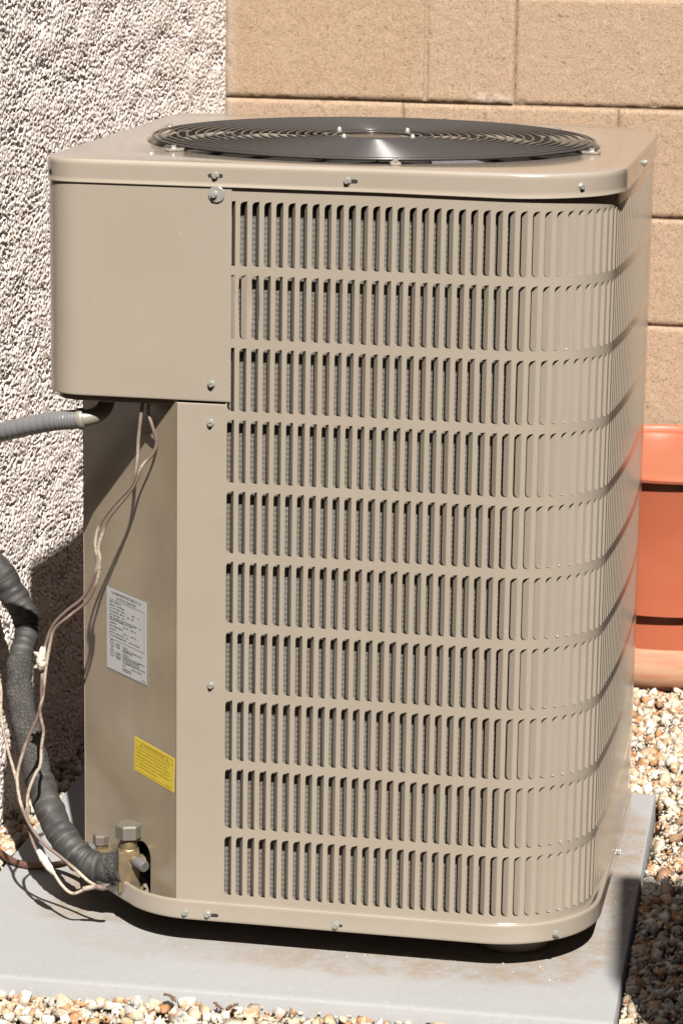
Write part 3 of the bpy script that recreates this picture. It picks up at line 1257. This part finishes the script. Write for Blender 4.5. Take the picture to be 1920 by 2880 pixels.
# motor, blades and shroud seen through the wires; motor and shroud blackened as shade
FAN = lathe('fan_motor', [(0.01, -120), (78, -120), (80, 8), (76, 30), (60, 38), (0.01, 39)], DARK, AC, (FC[0], FC[1], 0), seg=32)
for k in range(4):
    a0 = math.radians(20 + 90 * k)
    V, F = [], []
    nr, na = 6, 8
    for i in range(nr + 1):
        R = 66 + (268 - 66) * i / nr
        for q in range(na + 1):
            a = a0 + math.radians(62) * q / na * (0.75 + 0.25 * i / nr)
            V.append((FC[0] + R * math.cos(a), FC[1] + R * math.sin(a), -42 + 50 * q / na + 6 * math.sin(q / na * math.pi)))
    for i in range(nr):
        for q in range(na):
            b = i * (na + 1) + q
            F.append((b, b + na + 1, b + na + 2, b + 1))
    mk('fan_blade', V, F, BLADE, FAN, True)
V, F = [], []
n = 64
for k in range(n):
    a = 2 * math.pi * k / n
    for R, z in ((304, 8), (309, -80), (315, -82)):
        V.append((FC[0] + R * math.cos(a), FC[1] + R * math.sin(a), z))
for k in range(n):
    k2 = (k + 1) % n
    for q in (0, 1):
        F.append((3 * k + q, 3 * k2 + q, 3 * k2 + q + 1, 3 * k + q + 1))
mk('fan_shroud', V, F, DARK, AC, True)
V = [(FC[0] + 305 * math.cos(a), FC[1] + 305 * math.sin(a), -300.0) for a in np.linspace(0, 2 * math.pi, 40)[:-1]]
mk('interior_shade_disc', V, [tuple(range(39))], DARK, AC)  # black disc added partway down, painting the cabinet's inner shade

# ------------------------------------------------------------------ labels with their print
E_ = Vector((1, -1, 0)).normalized()      # reading direction on the 45 degree panel
NR = Vector((-1, -1, 0)).normalized()
PL0 = Vector((XP, 0, 0))


def plate(name, origin, w, h, lift, mat, tilt=0.0, th=0.35):
    """origin = top left corner on the panel plane (mm)"""
    up_ = Vector((0, 0, 1)) * math.cos(tilt) + E_ * math.sin(tilt)
    ri = E_ * math.cos(tilt) - Vector((0, 0, 1)) * math.sin(tilt)
    o_ = Vector(origin) + NR * (1.0 + lift)
    V = []
    for d in (th, 0):
        for a, b in ((0, 0), (w, 0), (w, -h), (0, -h)):
            V.append(tuple(o_ + ri * a + up_ * b + NR * d))
    F = [(0, 3, 2, 1), (0, 1, 5, 4), (1, 2, 6, 5), (2, 3, 7, 6), (3, 0, 4, 7)]
    ob = mk(name, V, F, mat, AC)
    return ob, o_ + NR * (th + 0.12), ri, up_


def lettering(parent, o_, ri, up_, items, lines, mat, rings=()):
    bm = bmesh.new()
    Z = ri.cross(up_)
    B = Matrix((ri, up_, Z)).transposed()
    for txt, x, y, h, bold, wide in items:
        cu = bpy.data.curves.new('t', 'FONT')
        cu.body = txt
        cu.size = h * 1.4
        cu.offset = 0.02 * h * bold
        cu.resolution_u = 1
        ob = bpy.data.objects.new('t', cu)
        COL.objects.link(ob)
        dg = bpy.context.evaluated_depsgraph_get()
        me = bpy.data.meshes.new_from_object(ob.evaluated_get(dg))
        if wide and len(me.vertices):
            xs_ = [v.co.x for v in me.vertices]
            kx = wide / max(xs_)
        else:
            kx = 1.0
        for v in me.vertices:
            q = o_ + B @ Vector((x + v.co.x * kx, y + v.co.y, 0))
            v.co = q
        bm.from_mesh(me)
        bpy.data.objects.remove(ob)
        bpy.data.curves.remove(cu)
        bpy.data.meshes.remove(me)
    for x0, y0, x1, y1, w in lines:
        a, b = Vector((x0, y0)), Vector((x1, y1))
        d = (b - a).normalized()
        nn = Vector((-d.y, d.x)) * w / 2
        vs = [bm.verts.new(o_ + B @ Vector((p.x, p.y, 0))) for p in (a - nn, b - nn, b + nn, a + nn)]
        bm.faces.new(vs)
    for cx, cy, r, w in rings:
        k = 24
        vi = [bm.verts.new(o_ + B @ Vector((cx + (r - w) * math.cos(2 * math.pi * i / k), cy + (r - w) * math.sin(2 * math.pi * i / k), 0))) for i in range(k)]
        vo = [bm.verts.new(o_ + B @ Vector((cx + r * math.cos(2 * math.pi * i / k), cy + r * math.sin(2 * math.pi * i / k), 0))) for i in range(k)]
        for i in range(k):
            j = (i + 1) % k
            bm.faces.new((vi[i], vo[i], vo[j], vi[j]))
    return from_bm('lettering', bm, mat, parent)


film, *_ = plate('label_film', (-198.5, 125.5, -527.5), 109, 116, 0.0, LFILM, 0, 0.2)
rl, o_, ri, up_ = plate('rating_label', (-198, 125, -530), 103, 110, 0.4, LWHITE)
rl['label'] = 'white printed rating label with the maker\'s name and electrical data'
TX = [('GOODMAN MANUFACTURING CO., L.P.', 13, -6.5, 3.6, 1, 78), ('HOUSTON, TEXAS 77008', 26, -12.5, 3.6, 1, 50)]
y = -18.5
rows_ = [
    (('MODEL:', 9, 8), ('CKL37-1', 20, 17)),
    (('SERIAL NO.', 9, 14), ('0209702643', 27, 20)),
    (('A/C VOLTS 208/230', 9, 26), ('PHASE', 38, 9), ('1', 54, 0), ('HERTZ', 66, 8), ('60', 81, 4)),
    (('VOLTAGE RANGE', 9, 22), ('MIN', 35, 6), ('197', 43, 6), ('MAX', 54, 6), ('253', 64, 7)),
    (('MIN. CIRCUIT AMPS', 9, 26), ('19.5', 39, 8)),
    (('MAX. FUSE AMPS OR HACR TYPE CIRCUIT BREAKER', 9, 70), ('30', 86, 4)),
    (('(HACR CIRCUIT BREAKER FOR U.S. ONLY)', 9, 58),),
    (('COMPRESSOR', 9, 17), ('RLA 15.0', 43, 14), ('LRA 130', 63, 14)),
    (('MAX. WORKING PRESSURE', 9, 34),),
    (('FAN MOTOR', 9, 16), ('FLA 1.1', 43, 14), ('HP 1/5', 63, 14)),
    (('FACTORY CHARGE OZ. R22', 9, 36), ('120', 50, 6)),
    (('FACTORY TEST PRESSURE PSIG', 9, 42), ('LOW 150  HIGH 300', 58, 28)),
]
ysteps = [4.4, 4.4, 4.4, 4.4, 4.0, 2.6, 4.4, 4.4, 4.4, 4.4, 4.4, 4.4]
for row, st_ in zip(rows_, ysteps):
    for t_, x_, w_ in row:
        TX.append((t_, x_, y, 2.3, 1.5, w_))
    y -= st_
for i, (t_, x_, w_, dy) in enumerate((
        ('CAUTION:', 42, 13, 0), ('DISCONNECT THE ELECTRICAL POWER', 42, 50, 2.9), ('BEFORE SERVICING', 42, 25, 5.4),
        ('ATTENTION:', 42, 16, 9.6), ('DECONNECTER DU CIRCUIT D\'ALIMENTATION', 42, 57, 12.5), ('ELECTRIQUE AVANT L\'ENTRETIEN', 42, 42, 15.0),
        ('USE COPPER CONDUCTORS ONLY', 42, 44, 18.0), ('THIS EQUIPMENT SUITABLE FOR OUTDOOR USE', 42, 58, 20.6),
        ('MEA NO.', 42, 9, 24.5), ('PART NO. 10185201', 65, 26, 25.2), ('ACCEPTED FOR USE', 42, 22, 29.0), ('CITY OF NEW YORK', 42, 22, 31.5), ('10185201-R8', 90, 11, 33.5))):
    TX.append((t_, x_, -74.5 - dy, 2.1, 1.5, w_))
for i, t_ in enumerate(('LISTED', 'AIR COND.', 'CONDENSER')):
    TX.append((t_, 24, -73.5 - 2.4 * i, 1.9, 1.2, 11))
for i, t_ in enumerate(('LISTED', 'SECTION OF', 'COMBINATION', 'EQUIPMENT')):
    TX.append((t_, 24, -85.5 - 2.4 * i, 1.9, 1.2, 13))
for yy in (-74.5, -87.0):
    TX.append(('UL', 12.2, yy - 1.5, 3.4, 2, 4.5))
lettering(rl, o_, ri, up_, TX,
          [(7, -14.5, 98, -14.5, .45), (7, -68.5, 98, -68.5, .45), (7, -14.5, 7, -68.5, .45), (98, -14.5, 98, -68.5, .45)],
          INK, [(14.4, -74.5, 5.4, 1.0), (14.4, -87.0, 5.4, 1.0)])

yl, o_, ri, up_ = plate('warning_label', (-147, 74, -717.5), 101.5, 46.5, 0.0, LYEL, math.radians(2.0))
yl['label'] = 'yellow fire hazard warning sticker'
TY = [('WARNING-FIRE HAZARD', 23, -8.3, 4.0, 0.5, 56)]
for i, (t_, w_) in enumerate((('Sweating the refrigerant charge from the high side', 83), ('only may result in the low side shell and suction', 79),
                              ('tubing being pressurized. Application of a brazing', 83), ('torch, while pressurized, may result in the ignition of', 85),
                              ('the refrigerant and oil mixture - check the high and', 85), ('low pressures before unbrazing.', 53))):
    TY.append((t_, 6, -15.4 - 4.7 * i, 2.9, 1.0, w_))
TY.append(('B10259-01', 82, -42.5, 2.0, 0.4, 12))
L_ = [(4, -3.6, 97.5, -3.6, .5), (4, -43.6, 97.5, -43.6, .5), (4, -3.6, 4, -43.6, .5), (97.5, -3.6, 97.5, -43.6, .5), (4, -10.4, 97.5, -10.4, .5)]
for cx_ in (18.2, 83.8):
    L_ += [(cx_ - 2.6, -8.6, cx_, -4.6, .6), (cx_, -4.6, cx_ + 2.6, -8.6, .6), (cx_ - 2.6, -8.6, cx_ + 2.6, -8.6, .6), (cx_, -6, cx_, -7.8, .6)]
lettering(yl, o_, ri, up_, TY, L_, INKB)

# ------------------------------------------------------------------ service valves
def hexprof(name, r, z0, z1, c, mat, parent, rot=0.2):
    return lathe(name, [(0.01, z0), (r, z0), (r, z1 - 2.5), (r * 0.88, z1), (0.01, z1)], mat, parent, (c[0], c[1], 0), seg=6, smooth=False, rot=rot)


A45 = math.radians(-45)
bm = bmesh.new()
vc = (-152.5, 58.0)
box_bm(bm, (vc[0], vc[1], -897), (28, 26, 56), math.radians(18), 1.6)
box_bm(bm, (vc[0] + 1, vc[1] + 5, -921), (34, 20, 12), math.radians(18), 1.4)
VAL = from_bm('service_valve', bm, BRASS, AC, True)
VAL['label'] = 'large brass service valve with grey hex cap'
lathe('valve_neck', [(0.01, -871), (12.2, -871), (12.2, -868), (11.4, -867), (11.4, -854), (10.5, -852), (0.01, -852)], BRASS, VAL, (vc[0], vc[1], 0), seg=24)
hexprof('hex_cap', 17.2, -852, -833.5, vc, NUT, VAL, 0.35)
pa = Vector((0.80, -0.58, -0.16))
lathe('port_stem', [(0.01, 0), (5.5, 0), (5.5, 14), (0.01, 14)], BRASS, VAL, (vc[0] + 8, vc[1] - 8, -880), pa, 18)
lathe('port_cap', [(0.01, 8), (7.4, 8), (7.6, 24), (6.8, 25.6), (0.01, 25.6)], RUBCAP, VAL, (vc[0] + 8, vc[1] - 8, -880), pa, 20)
lathe('pipe_stub', [(0.01, 0), (11.5, 0), (11.5, 40), (0.01, 40)], BRASS, VAL, (vc[0], vc[1] + 6, -893), (0.72, 0.68, 0), 20)

bm = bmesh.new()
sc2 = (-203.0, 104.0)
box_bm(bm, (sc2[0], sc2[1], -906), (24, 22, 34), math.radians(35), 1.4)
box_bm(bm, (sc2[0], sc2[1], -890), (27, 19, 5), math.radians(35), 1.0)
VS = from_bm('service_valve', bm, BRASS, AC, True)
VS['label'] = 'small brass service valve with grey hex cap'
lathe('valve_neck', [(0.01, -889), (8.5, -889), (8.5, -880), (0.01, -880)], BRASS, VS, (sc2[0], sc2[1], 0), seg=20)
hexprof('hex_cap', 10.8, -881, -867.5, sc2, NUT, VS, 0.1)
lathe('port_cap', [(0.01, 0), (6.6, 0), (6.6, 16), (5.8, 17.5), (0.01, 17.5)], RUBCAP, VS, (sc2[0] - 8, sc2[1] - 4, -888), (-0.78, -0.35, 0.25), 18)

# ------------------------------------------------------------------ insulated pipe
IP = empty('insulated_pipe', (0, 0, 0), 'thick pipe wrapped in cracked black foam and tape, bending into the large valve', 'pipe')
hose = [(-162, 52, -891), (-187, 55, -897), (-211, 62, -894), (-233, 72, -881), (-258, 90, -860), (-284, 120, -831), (-306, 155, -804), (-327, 190, -771), (-349, 225, -732), (-361, 255, -700), (-366, 285, -673), (-366, 308, -654), (-374, 322, -629), (-391, 324, -602), (-410, 322, -571), (-445, 326, -540)]
HP = catmull(hose, 10)


def hose_piece(name, i0, i1, r0, mat, laps, seed, r1=None, seg=22):
    """part of the pipe between path indices; laps = spacing of tape turns in samples (0: none)"""
    rr = random.Random(seed)
    pts = catmull(HP[i0:i1 + 1], 3)
    k = np.arange(len(pts))
    rad = np.linspace(r0, r1 or r0, len(pts))
    rad = rad + 0.6 * np.sin(k * 0.21 + seed) + 0.4 * np.sin(k * 0.57 + 2 * seed)
    if laps:
        sl_ = np.r_[0, np.cumsum(np.linalg.norm(np.diff(pts, axis=0), axis=1))]
        rad = rad + 0.22 * (1 - (sl_ / 12.5) % 1.0)
    T = np.gradient(pts, axis=0)
    o = tube(name, pts, rad, mat, IP, seg, True)
    me = o.data
    for v in me.vertices:
        j, a = divmod(v.index, seg)
        if j < len(pts):
            c = Vector((*pts[j][:2], pts[j][2] + Z0)) * MM
            v.co = c + (v.co - c) * (1 + 0.03 * math.sin(a * .9 + j * .23 + seed) + rr.uniform(-.012, .012))
    return o


hose_piece('foam_end', 0, 8, 19.6, FOAM, 0, 1)
hose_piece('tape_wrap', 7, 57, 19.3, TAPE, 13, 2, 19.5)
hose_piece('foam_sleeve', 56, 96, 18.8, FOAM, 0, 3, 17.6)
hose_piece('tape_wrap', 93, 116, 16.0, TAPE, 14, 4, 16.5)
hose_piece('tape_wrap', 114, 150, 17.8, TAPE, 22, 5, 21.5)

# ------------------------------------------------------------------ conduit
CD = empty('electrical_conduit', (0, 0, 0), 'ribbed grey flexible conduit entering the underside of the control box', 'conduit')
con = [(-204, 26.5, -287), (-222, 27.5, -289.5), (-243, 30, -293), (-284, 40, -304), (-321, 52, -316), (-357, 75, -331), (-430, 140, -362)]
CP = catmull(con, 40)
k = np.arange(len(CP))
tube('flexible_tube', CP, 12.2 + 0.35 * np.abs(np.sin(k * math.pi / 9)) ** 0.5, GREYPL, CD, 20)
tube('elbow', catmull([(-177, 54, -258), (-178, 50, -268), (-181.5, 43, -277.5), (-190, 33.5, -284), (-206, 26.5, -287.3)], 6), [10.5] * 25, GREYPL2, CD, 20)
tube('collar', [(-201, 27, -286.6), (-203, 26.8, -286.9), (-207, 26.6, -287.5), (-208.5, 26.6, -287.7)], [13.2, 14.2, 14.2, 13.2], GREYPL2, CD, 20)
lathe('lock_nut', [(0.01, -266), (14.5, -266), (14.5, -259.5), (0.01, -259.5)], GREYPL, CD, (-177, 54, 0), seg=8, smooth=False)
bm = bmesh.new()
box_bm(bm, (-168, 52, -262.5), (44, 16, 5), 0.1, 1.0)
from_bm('clamp_bar', bm, GREYPL, CD)

# ------------------------------------------------------------------ copper liquid line
cop = [(-470, 350, -966), (-415, 291, -967), (-398, 272, -968), (-368, 243, -969), (-345, 234, -969), (-325, 232, -968), (-300, 226, -962), (-265, 190, -940), (-228, 140, -912), (-208, 112, -904)]
o = tube('copper_pipe', catmull(cop, 8), 5.0, COPPER, None, 14)
thing(o, 'thin brown copper pipe lying low behind the insulated pipe', 'pipe')

# ------------------------------------------------------------------ control wires
wA = [(-119, 18, -248), (-124, 18, -269), (-128, 20, -306), (-130, 22, -334), (-138, 25, -367), (-159, 28, -392), (-181, 32, -422), (-190, 35, -452), (-188, 36, -475), (-194, 40, -500), (-209, 45, -526), (-234, 50, -548), (-252, 54, -569), (-263, 58, -595), (-268, 60, -615), (-271, 62, -655), (-271, 62, -679), (-278, 62, -699), (-289, 60, -724), (-297, 56, -752), (-302, 52, -776), (-302, 50, -790), (-296, 46, -813), (-282, 40, -840), (-263, 34, -861), (-237, 28, -876), (-214, 22, -890), (-195, 15, -903), (-183, 10, -906)]
wB = [(-112, 22, -248), (-116, 22, -269), (-111, 24, -292), (-107, 26, -311), (-111, 26, -327), (-125, 26, -344), (-135, 27, -368), (-152, 28, -392), (-169, 30, -414), (-179, 33, -436), (-186, 35, -456), (-184, 37, -474), (-188, 40, -499), (-203, 44, -529), (-228, 48, -553), (-249, 52, -573), (-258, 56, -598), (-264, 58, -628), (-268, 60, -668), (-273, 60, -686), (-271, 60, -703), (-268, 60, -717), (-270, 58, -736), (-272, 56, -760), (-279, 54, -775), (-287, 52, -800), (-288, 50, -829), (-284, 46, -854), (-273, 40, -874), (-259, 36, -888), (-248, 30, -900), (-234, 24, -914), (-217, 16, -921), (-201, 12, -914), (-183, 9, -907)]
wC = [(-425, 160, -600), (-380, 125, -632), (-353, 110, -649), (-343, 110, -673), (-341, 106, -707), (-335, 100, -734), (-326, 90, -760), (-314, 75, -777), (-303, 57, -789)]
CW = empty('control_wire', (0, 0, 0), 'pair of brown wires hanging from the control box to the valves, patched with white tape', 'wire')
jig = lambda P, s: P + 0.5 * np.c_[np.sin(np.arange(len(P)) * .31 + s), np.zeros(len(P)), np.cos(np.arange(len(P)) * .27 + s)]
tube('wire_strand', jig(catmull(wA, 6), 0), 2.25, WIRE, CW, 10)
tube('wire_strand', jig(catmull(wB, 6), 2), 2.15, WIREW, CW, 10)


def tape_blob(pts, rads, flat, seed):
    o = tube('white_tape', catmull(pts, 5), np.interp(np.linspace(0, 1, 5 * (len(pts) - 1) + 1), np.linspace(0, 1, len(rads)), rads), WTAPE, CW, 12)
    rr = random.Random(seed)
    for v in o.data.vertices:
        v.co += Vector((rr.uniform(-1, 1), rr.uniform(-1, 1), rr.uniform(-1, 1))) * .0008


tape_blob([(-267, 58, -600), (-268, 57, -608), (-270, 57, -616), (-269, 57, -624), (-271, 58, -630)], [3.6, 5.2, 6.4, 6.2, 3.6], 1, 1)
tape_blob([(-267, 57, -614), (-274, 56, -610), (-279, 56, -607)], [4.5, 2.6, 1.0], 1, 2)
tape_blob([(-270, 57, -622), (-275, 56, -626), (-279, 56, -628)], [4.5, 2.4, 1.0], 1, 4)
tape_blob([(-271, 39, -874), (-262, 35, -884), (-253, 31, -894), (-247, 30, -901)], [3.2, 5.4, 4.8, 2.6], 1, 3)
tube('twisted_end', catmull([(-200, 9, -911), (-190, 8, -908), (-181, 7, -906), (-174, 7, -907), (-168, 7, -905)], 5), [3.2] * 10 + [3.8] * 11, WIRE, CW, 10)
tube('bare_end', catmull([(-181, 7, -905), (-172, 6, -903), (-165, 6, -902)], 4), 1.8, WIRE, CW, 8)
CW2 = tube('spare_wire', jig(catmull(wC, 7), 1), 2.2, WIREW, None, 10)
thing(CW2, 'whitened brown wire coming from the stucco wall and joining the hanging pair', 'wire')
# ------------------------------------------------------------------ plant pot
PT = empty('plant_pot', (0, 0, 0), 'big orange terracotta plant pot in a dusty saucer by the block wall', 'plant pot')
pc = (437.0, 1588.0, 0)
D_ = 29.0
lathe('pot_rim', [(r + D_, z) for r, z in ((196, -850), (199, -612), (203, -603), (208, -600), (213, -602), (214.5, -607), (213, -612), (209, -613.5), (197, -613.5))], POT, PT, pc, seg=128)
lathe('pot_body', [(0.01, -800)] + [(r + D_, z) for r, z in ((190, -800), (197.5, -612), (198, -617), (195.5, -700), (196, -712), (194.5, -719), (190, -721.5), (184, -722), (184, -738), (181, -850), (178, -950))] + [(0.01, -950)], POT, PT, pc, seg=128)
lathe('saucer', [(0.01, -948)] + [(r + D_, z) for r, z in ((182, -945), (188, -914), (193, -910), (199, -913), (206, -936), (207, -955), (202, -972), (190, -983))] + [(0.01, -984)], POTD, PT, pc, seg=128)

# ------------------------------------------------------------------ gravel
def gravel():
    protos = []
    pr = np.random.default_rng(3)
    for k in range(18):
        n = int(pr.integers(8, 13))
        p = pr.standard_normal((n, 3))
        p /= np.linalg.norm(p, axis=1)[:, None]
        p *= pr.uniform(0.78, 1.1, (n, 1))
        p *= pr.uniform(0.55, 1.25, (1, 3)) * np.array((1, 1, 0.75))
        bm = bmesh.new()
        for q in p:
            bm.verts.new(q)
        r = bmesh.ops.convex_hull(bm, input=bm.verts)
        bmesh.ops.delete(bm, geom=[v for v in bm.verts if not v.link_faces], context='VERTS')
        bm.verts.index_update()
        bm.faces.ensure_lookup_table()
        protos.append((np.array([v.co[:] for v in bm.verts]), np.array([[v.index for v in f.verts] for f in bm.faces])))
        bm.free()
    pos = []

    def region(x0, x1, y0, y1, step, layers):
        for lay in range(layers):
            for x in np.arange(x0, x1, step):
                for y in np.arange(y0, y1, step):
                    X, Y = x + pr.uniform(-.6, .6) * step, y + pr.uniform(-.6, .6) * step
                    if -372 + .0 < X < 503 - 0.0 and -137 < Y < 752:
                        continue
                    if math.hypot(X - pc[0], Y - pc[1]) < 217:
                        continue
                    pos.append((X, Y, lay))
    region(-520, 700, -330, -132, 13, 2)
    region(495, 720, -132, 760, 13, 2)
    region(380, 820, 745, 1840, 13, 2)
    region(-432, -360, -132, 760, 11.5, 2)
    region(-432, 1000, -640, -330, 16, 1)
    region(720, 1000, -330, 800, 16, 1)
    region(820, 1100, 745, 1840, 16, 1)
    region(-440, 0, 745, 1500, 15, 1)
    big_n = len(pos)
    region(-520, 640, -300, -135, 10, 1)
    region(495, 660, -132, 760, 10, 1)
    region(430, 640, 760, 1350, 11, 1)
    fine_n = len(pos)
    for q in range(90):
        th = pr.uniform(0, 1)
        if th < .55:
            pos.append((pr.uniform(60, 440), pr.uniform(-14, 40), 9))
        else:
            pos.append((pr.uniform(468, 492), pr.uniform(60, 600), 9))
    VV, FF, CC = [], [], []
    base = 0
    pal = np.array([(0.78, 0.70, 0.58), (0.72, 0.60, 0.44), (0.80, 0.76, 0.68), (0.62, 0.46, 0.30), (0.58, 0.29, 0.13), (0.52, 0.50, 0.47), (0.68, 0.54, 0.36), (0.40, 0.24, 0.14), (0.76, 0.66, 0.52)])
    pw = np.array([.22, .15, .16, .1, .09, .08, .1, .03, .07])
    for ip, (X, Y, lay) in enumerate(pos):
        Vp, Fp = protos[int(pr.integers(len(protos)))]
        s = float(np.clip(pr.lognormal(math.log(9.6), 0.36), 4.0, 19))
        if Y > 800:
            s *= 1.08
        if ip >= big_n:
            s = pr.uniform(2.4, 4.6)
        if ip >= fine_n:
            s = pr.uniform(0.8, 2.2)
        q = pr.standard_normal(4)
        q /= np.linalg.norm(q)
        w, x, y, z = q
        R = np.array([[1 - 2 * (y * y + z * z), 2 * (x * y - z * w), 2 * (x * z + y * w)], [2 * (x * y + z * w), 1 - 2 * (x * x + z * z), 2 * (y * z - x * w)], [2 * (x * z - y * w), 2 * (y * z + x * w), 1 - 2 * (x * x + y * y)]])
        hz = GZ + (-4 if lay == 0 else 5) + pr.uniform(-5, 6) + 4 * math.sin(X * .02) * math.sin(Y * .017)
        if ip >= big_n:
            hz = GZ + 8 + pr.uniform(-5, 5)
        if ip >= fine_n:
            hz = PZ + s * 0.4
        if Y < -125 and X < 530:
            hz -= 15 - 3 * math.sin(X * .011 + .6)
        Vq = (Vp * s) @ R.T + (X, Y, hz)
        if ip < fine_n and -395 < X < 522 and -157 < Y < 772:      # keep clear of the pad
            c = Vq
            if X > 480:
                sh = max(0, 509 - Y * .026 + 3 - c[:, 0].min()); Vq[:, 0] += sh
            elif Y < -120:
                sh = max(0, c[:, 1].max() + 143 - X * .022 - 3); Vq[:, 1] -= sh
            elif X < -355:
                sh = max(0, c[:, 0].max() + 388); Vq[:, 0] -= sh
        VV.append(Vq)
        FF.append(Fp + base)
        base += len(Vp)
        col = 0.68 * KA * pal[pr.choice(len(pal), p=pw)] * pr.uniform(0.85, 1.08)
        CC.append(np.tile(np.r_[np.clip(col, 0, 0.85), 1], (len(Vp), 1)))
    VV = np.vstack(VV)
    VV[:, 2] += Z0
    VV *= MM
    FF = np.vstack(FF)
    CC = np.vstack(CC)
    me = bpy.data.meshes.new('gravel')
    me.vertices.add(len(VV))
    me.vertices.foreach_set('co', VV.ravel())
    me.loops.add(FF.size)
    me.loops.foreach_set('vertex_index', FF.ravel().astype(np.int32))
    me.polygons.add(len(FF))
    me.polygons.foreach_set('loop_start', np.arange(0, FF.size, 3, dtype=np.int32))
    me.update(calc_edges=True)
    ca = me.color_attributes.new('stone', 'FLOAT_COLOR', 'POINT')
    ca.data.foreach_set('color', CC.astype(np.float32).ravel())
    me.materials.append(STONE)
    o = bpy.data.objects.new('gravel', me)
    COL.objects.link(o)
    o['kind'] = 'stuff'
    o['label'] = 'cream and rust coloured crushed stone gravel round the pad'
    print('gravel stones', len(pos), 'tris', len(FF))


gravel()


# ------------------------------------------------------------------ dry leaf scraps
def leaf(x, y, z, s, seed, label):
    rr = random.Random(seed)
    V, F = [], []
    n = 7
    for i in range(n):
        t = i / (n - 1)
        w = s * 0.32 * math.sin(math.pi * min(1, t * 1.05)) * rr.uniform(.6, 1.2) + .3
        bx, bz = x + s * (t - .5), z + s * .28 * math.sin(t * 3.0 + seed) + 4
        V += [(bx, y - w, bz + rr.uniform(0, s * .22)), (bx, y, bz), (bx, y + w, bz + rr.uniform(0, s * .3))]
    for i in range(n - 1):
        for k in (0, 1):
            q = 3 * i + k
            F.append((q, q + 1, q + 4, q + 3))
    o = mk('dry_leaf', V, F, LEAF, None, False)
    sol = o.modifiers.new('thickness', 'SOLIDIFY')
    sol.thickness = 0.0004
    thing(o, label, 'leaf', 'dry leaf scraps on the front gravel')


leaf(-40, -163, -986, 17, 1, 'curled dry brown leaf scrap on the gravel at the pad\'s front edge, leftmost of three')
leaf(22, -166, -988, 13, 2, 'small dark dry leaf scrap on the front gravel, middle of three')
leaf(40, -168, -988, 16, 5, 'dark crumpled dry leaf scrap on the front gravel, rightmost of three')
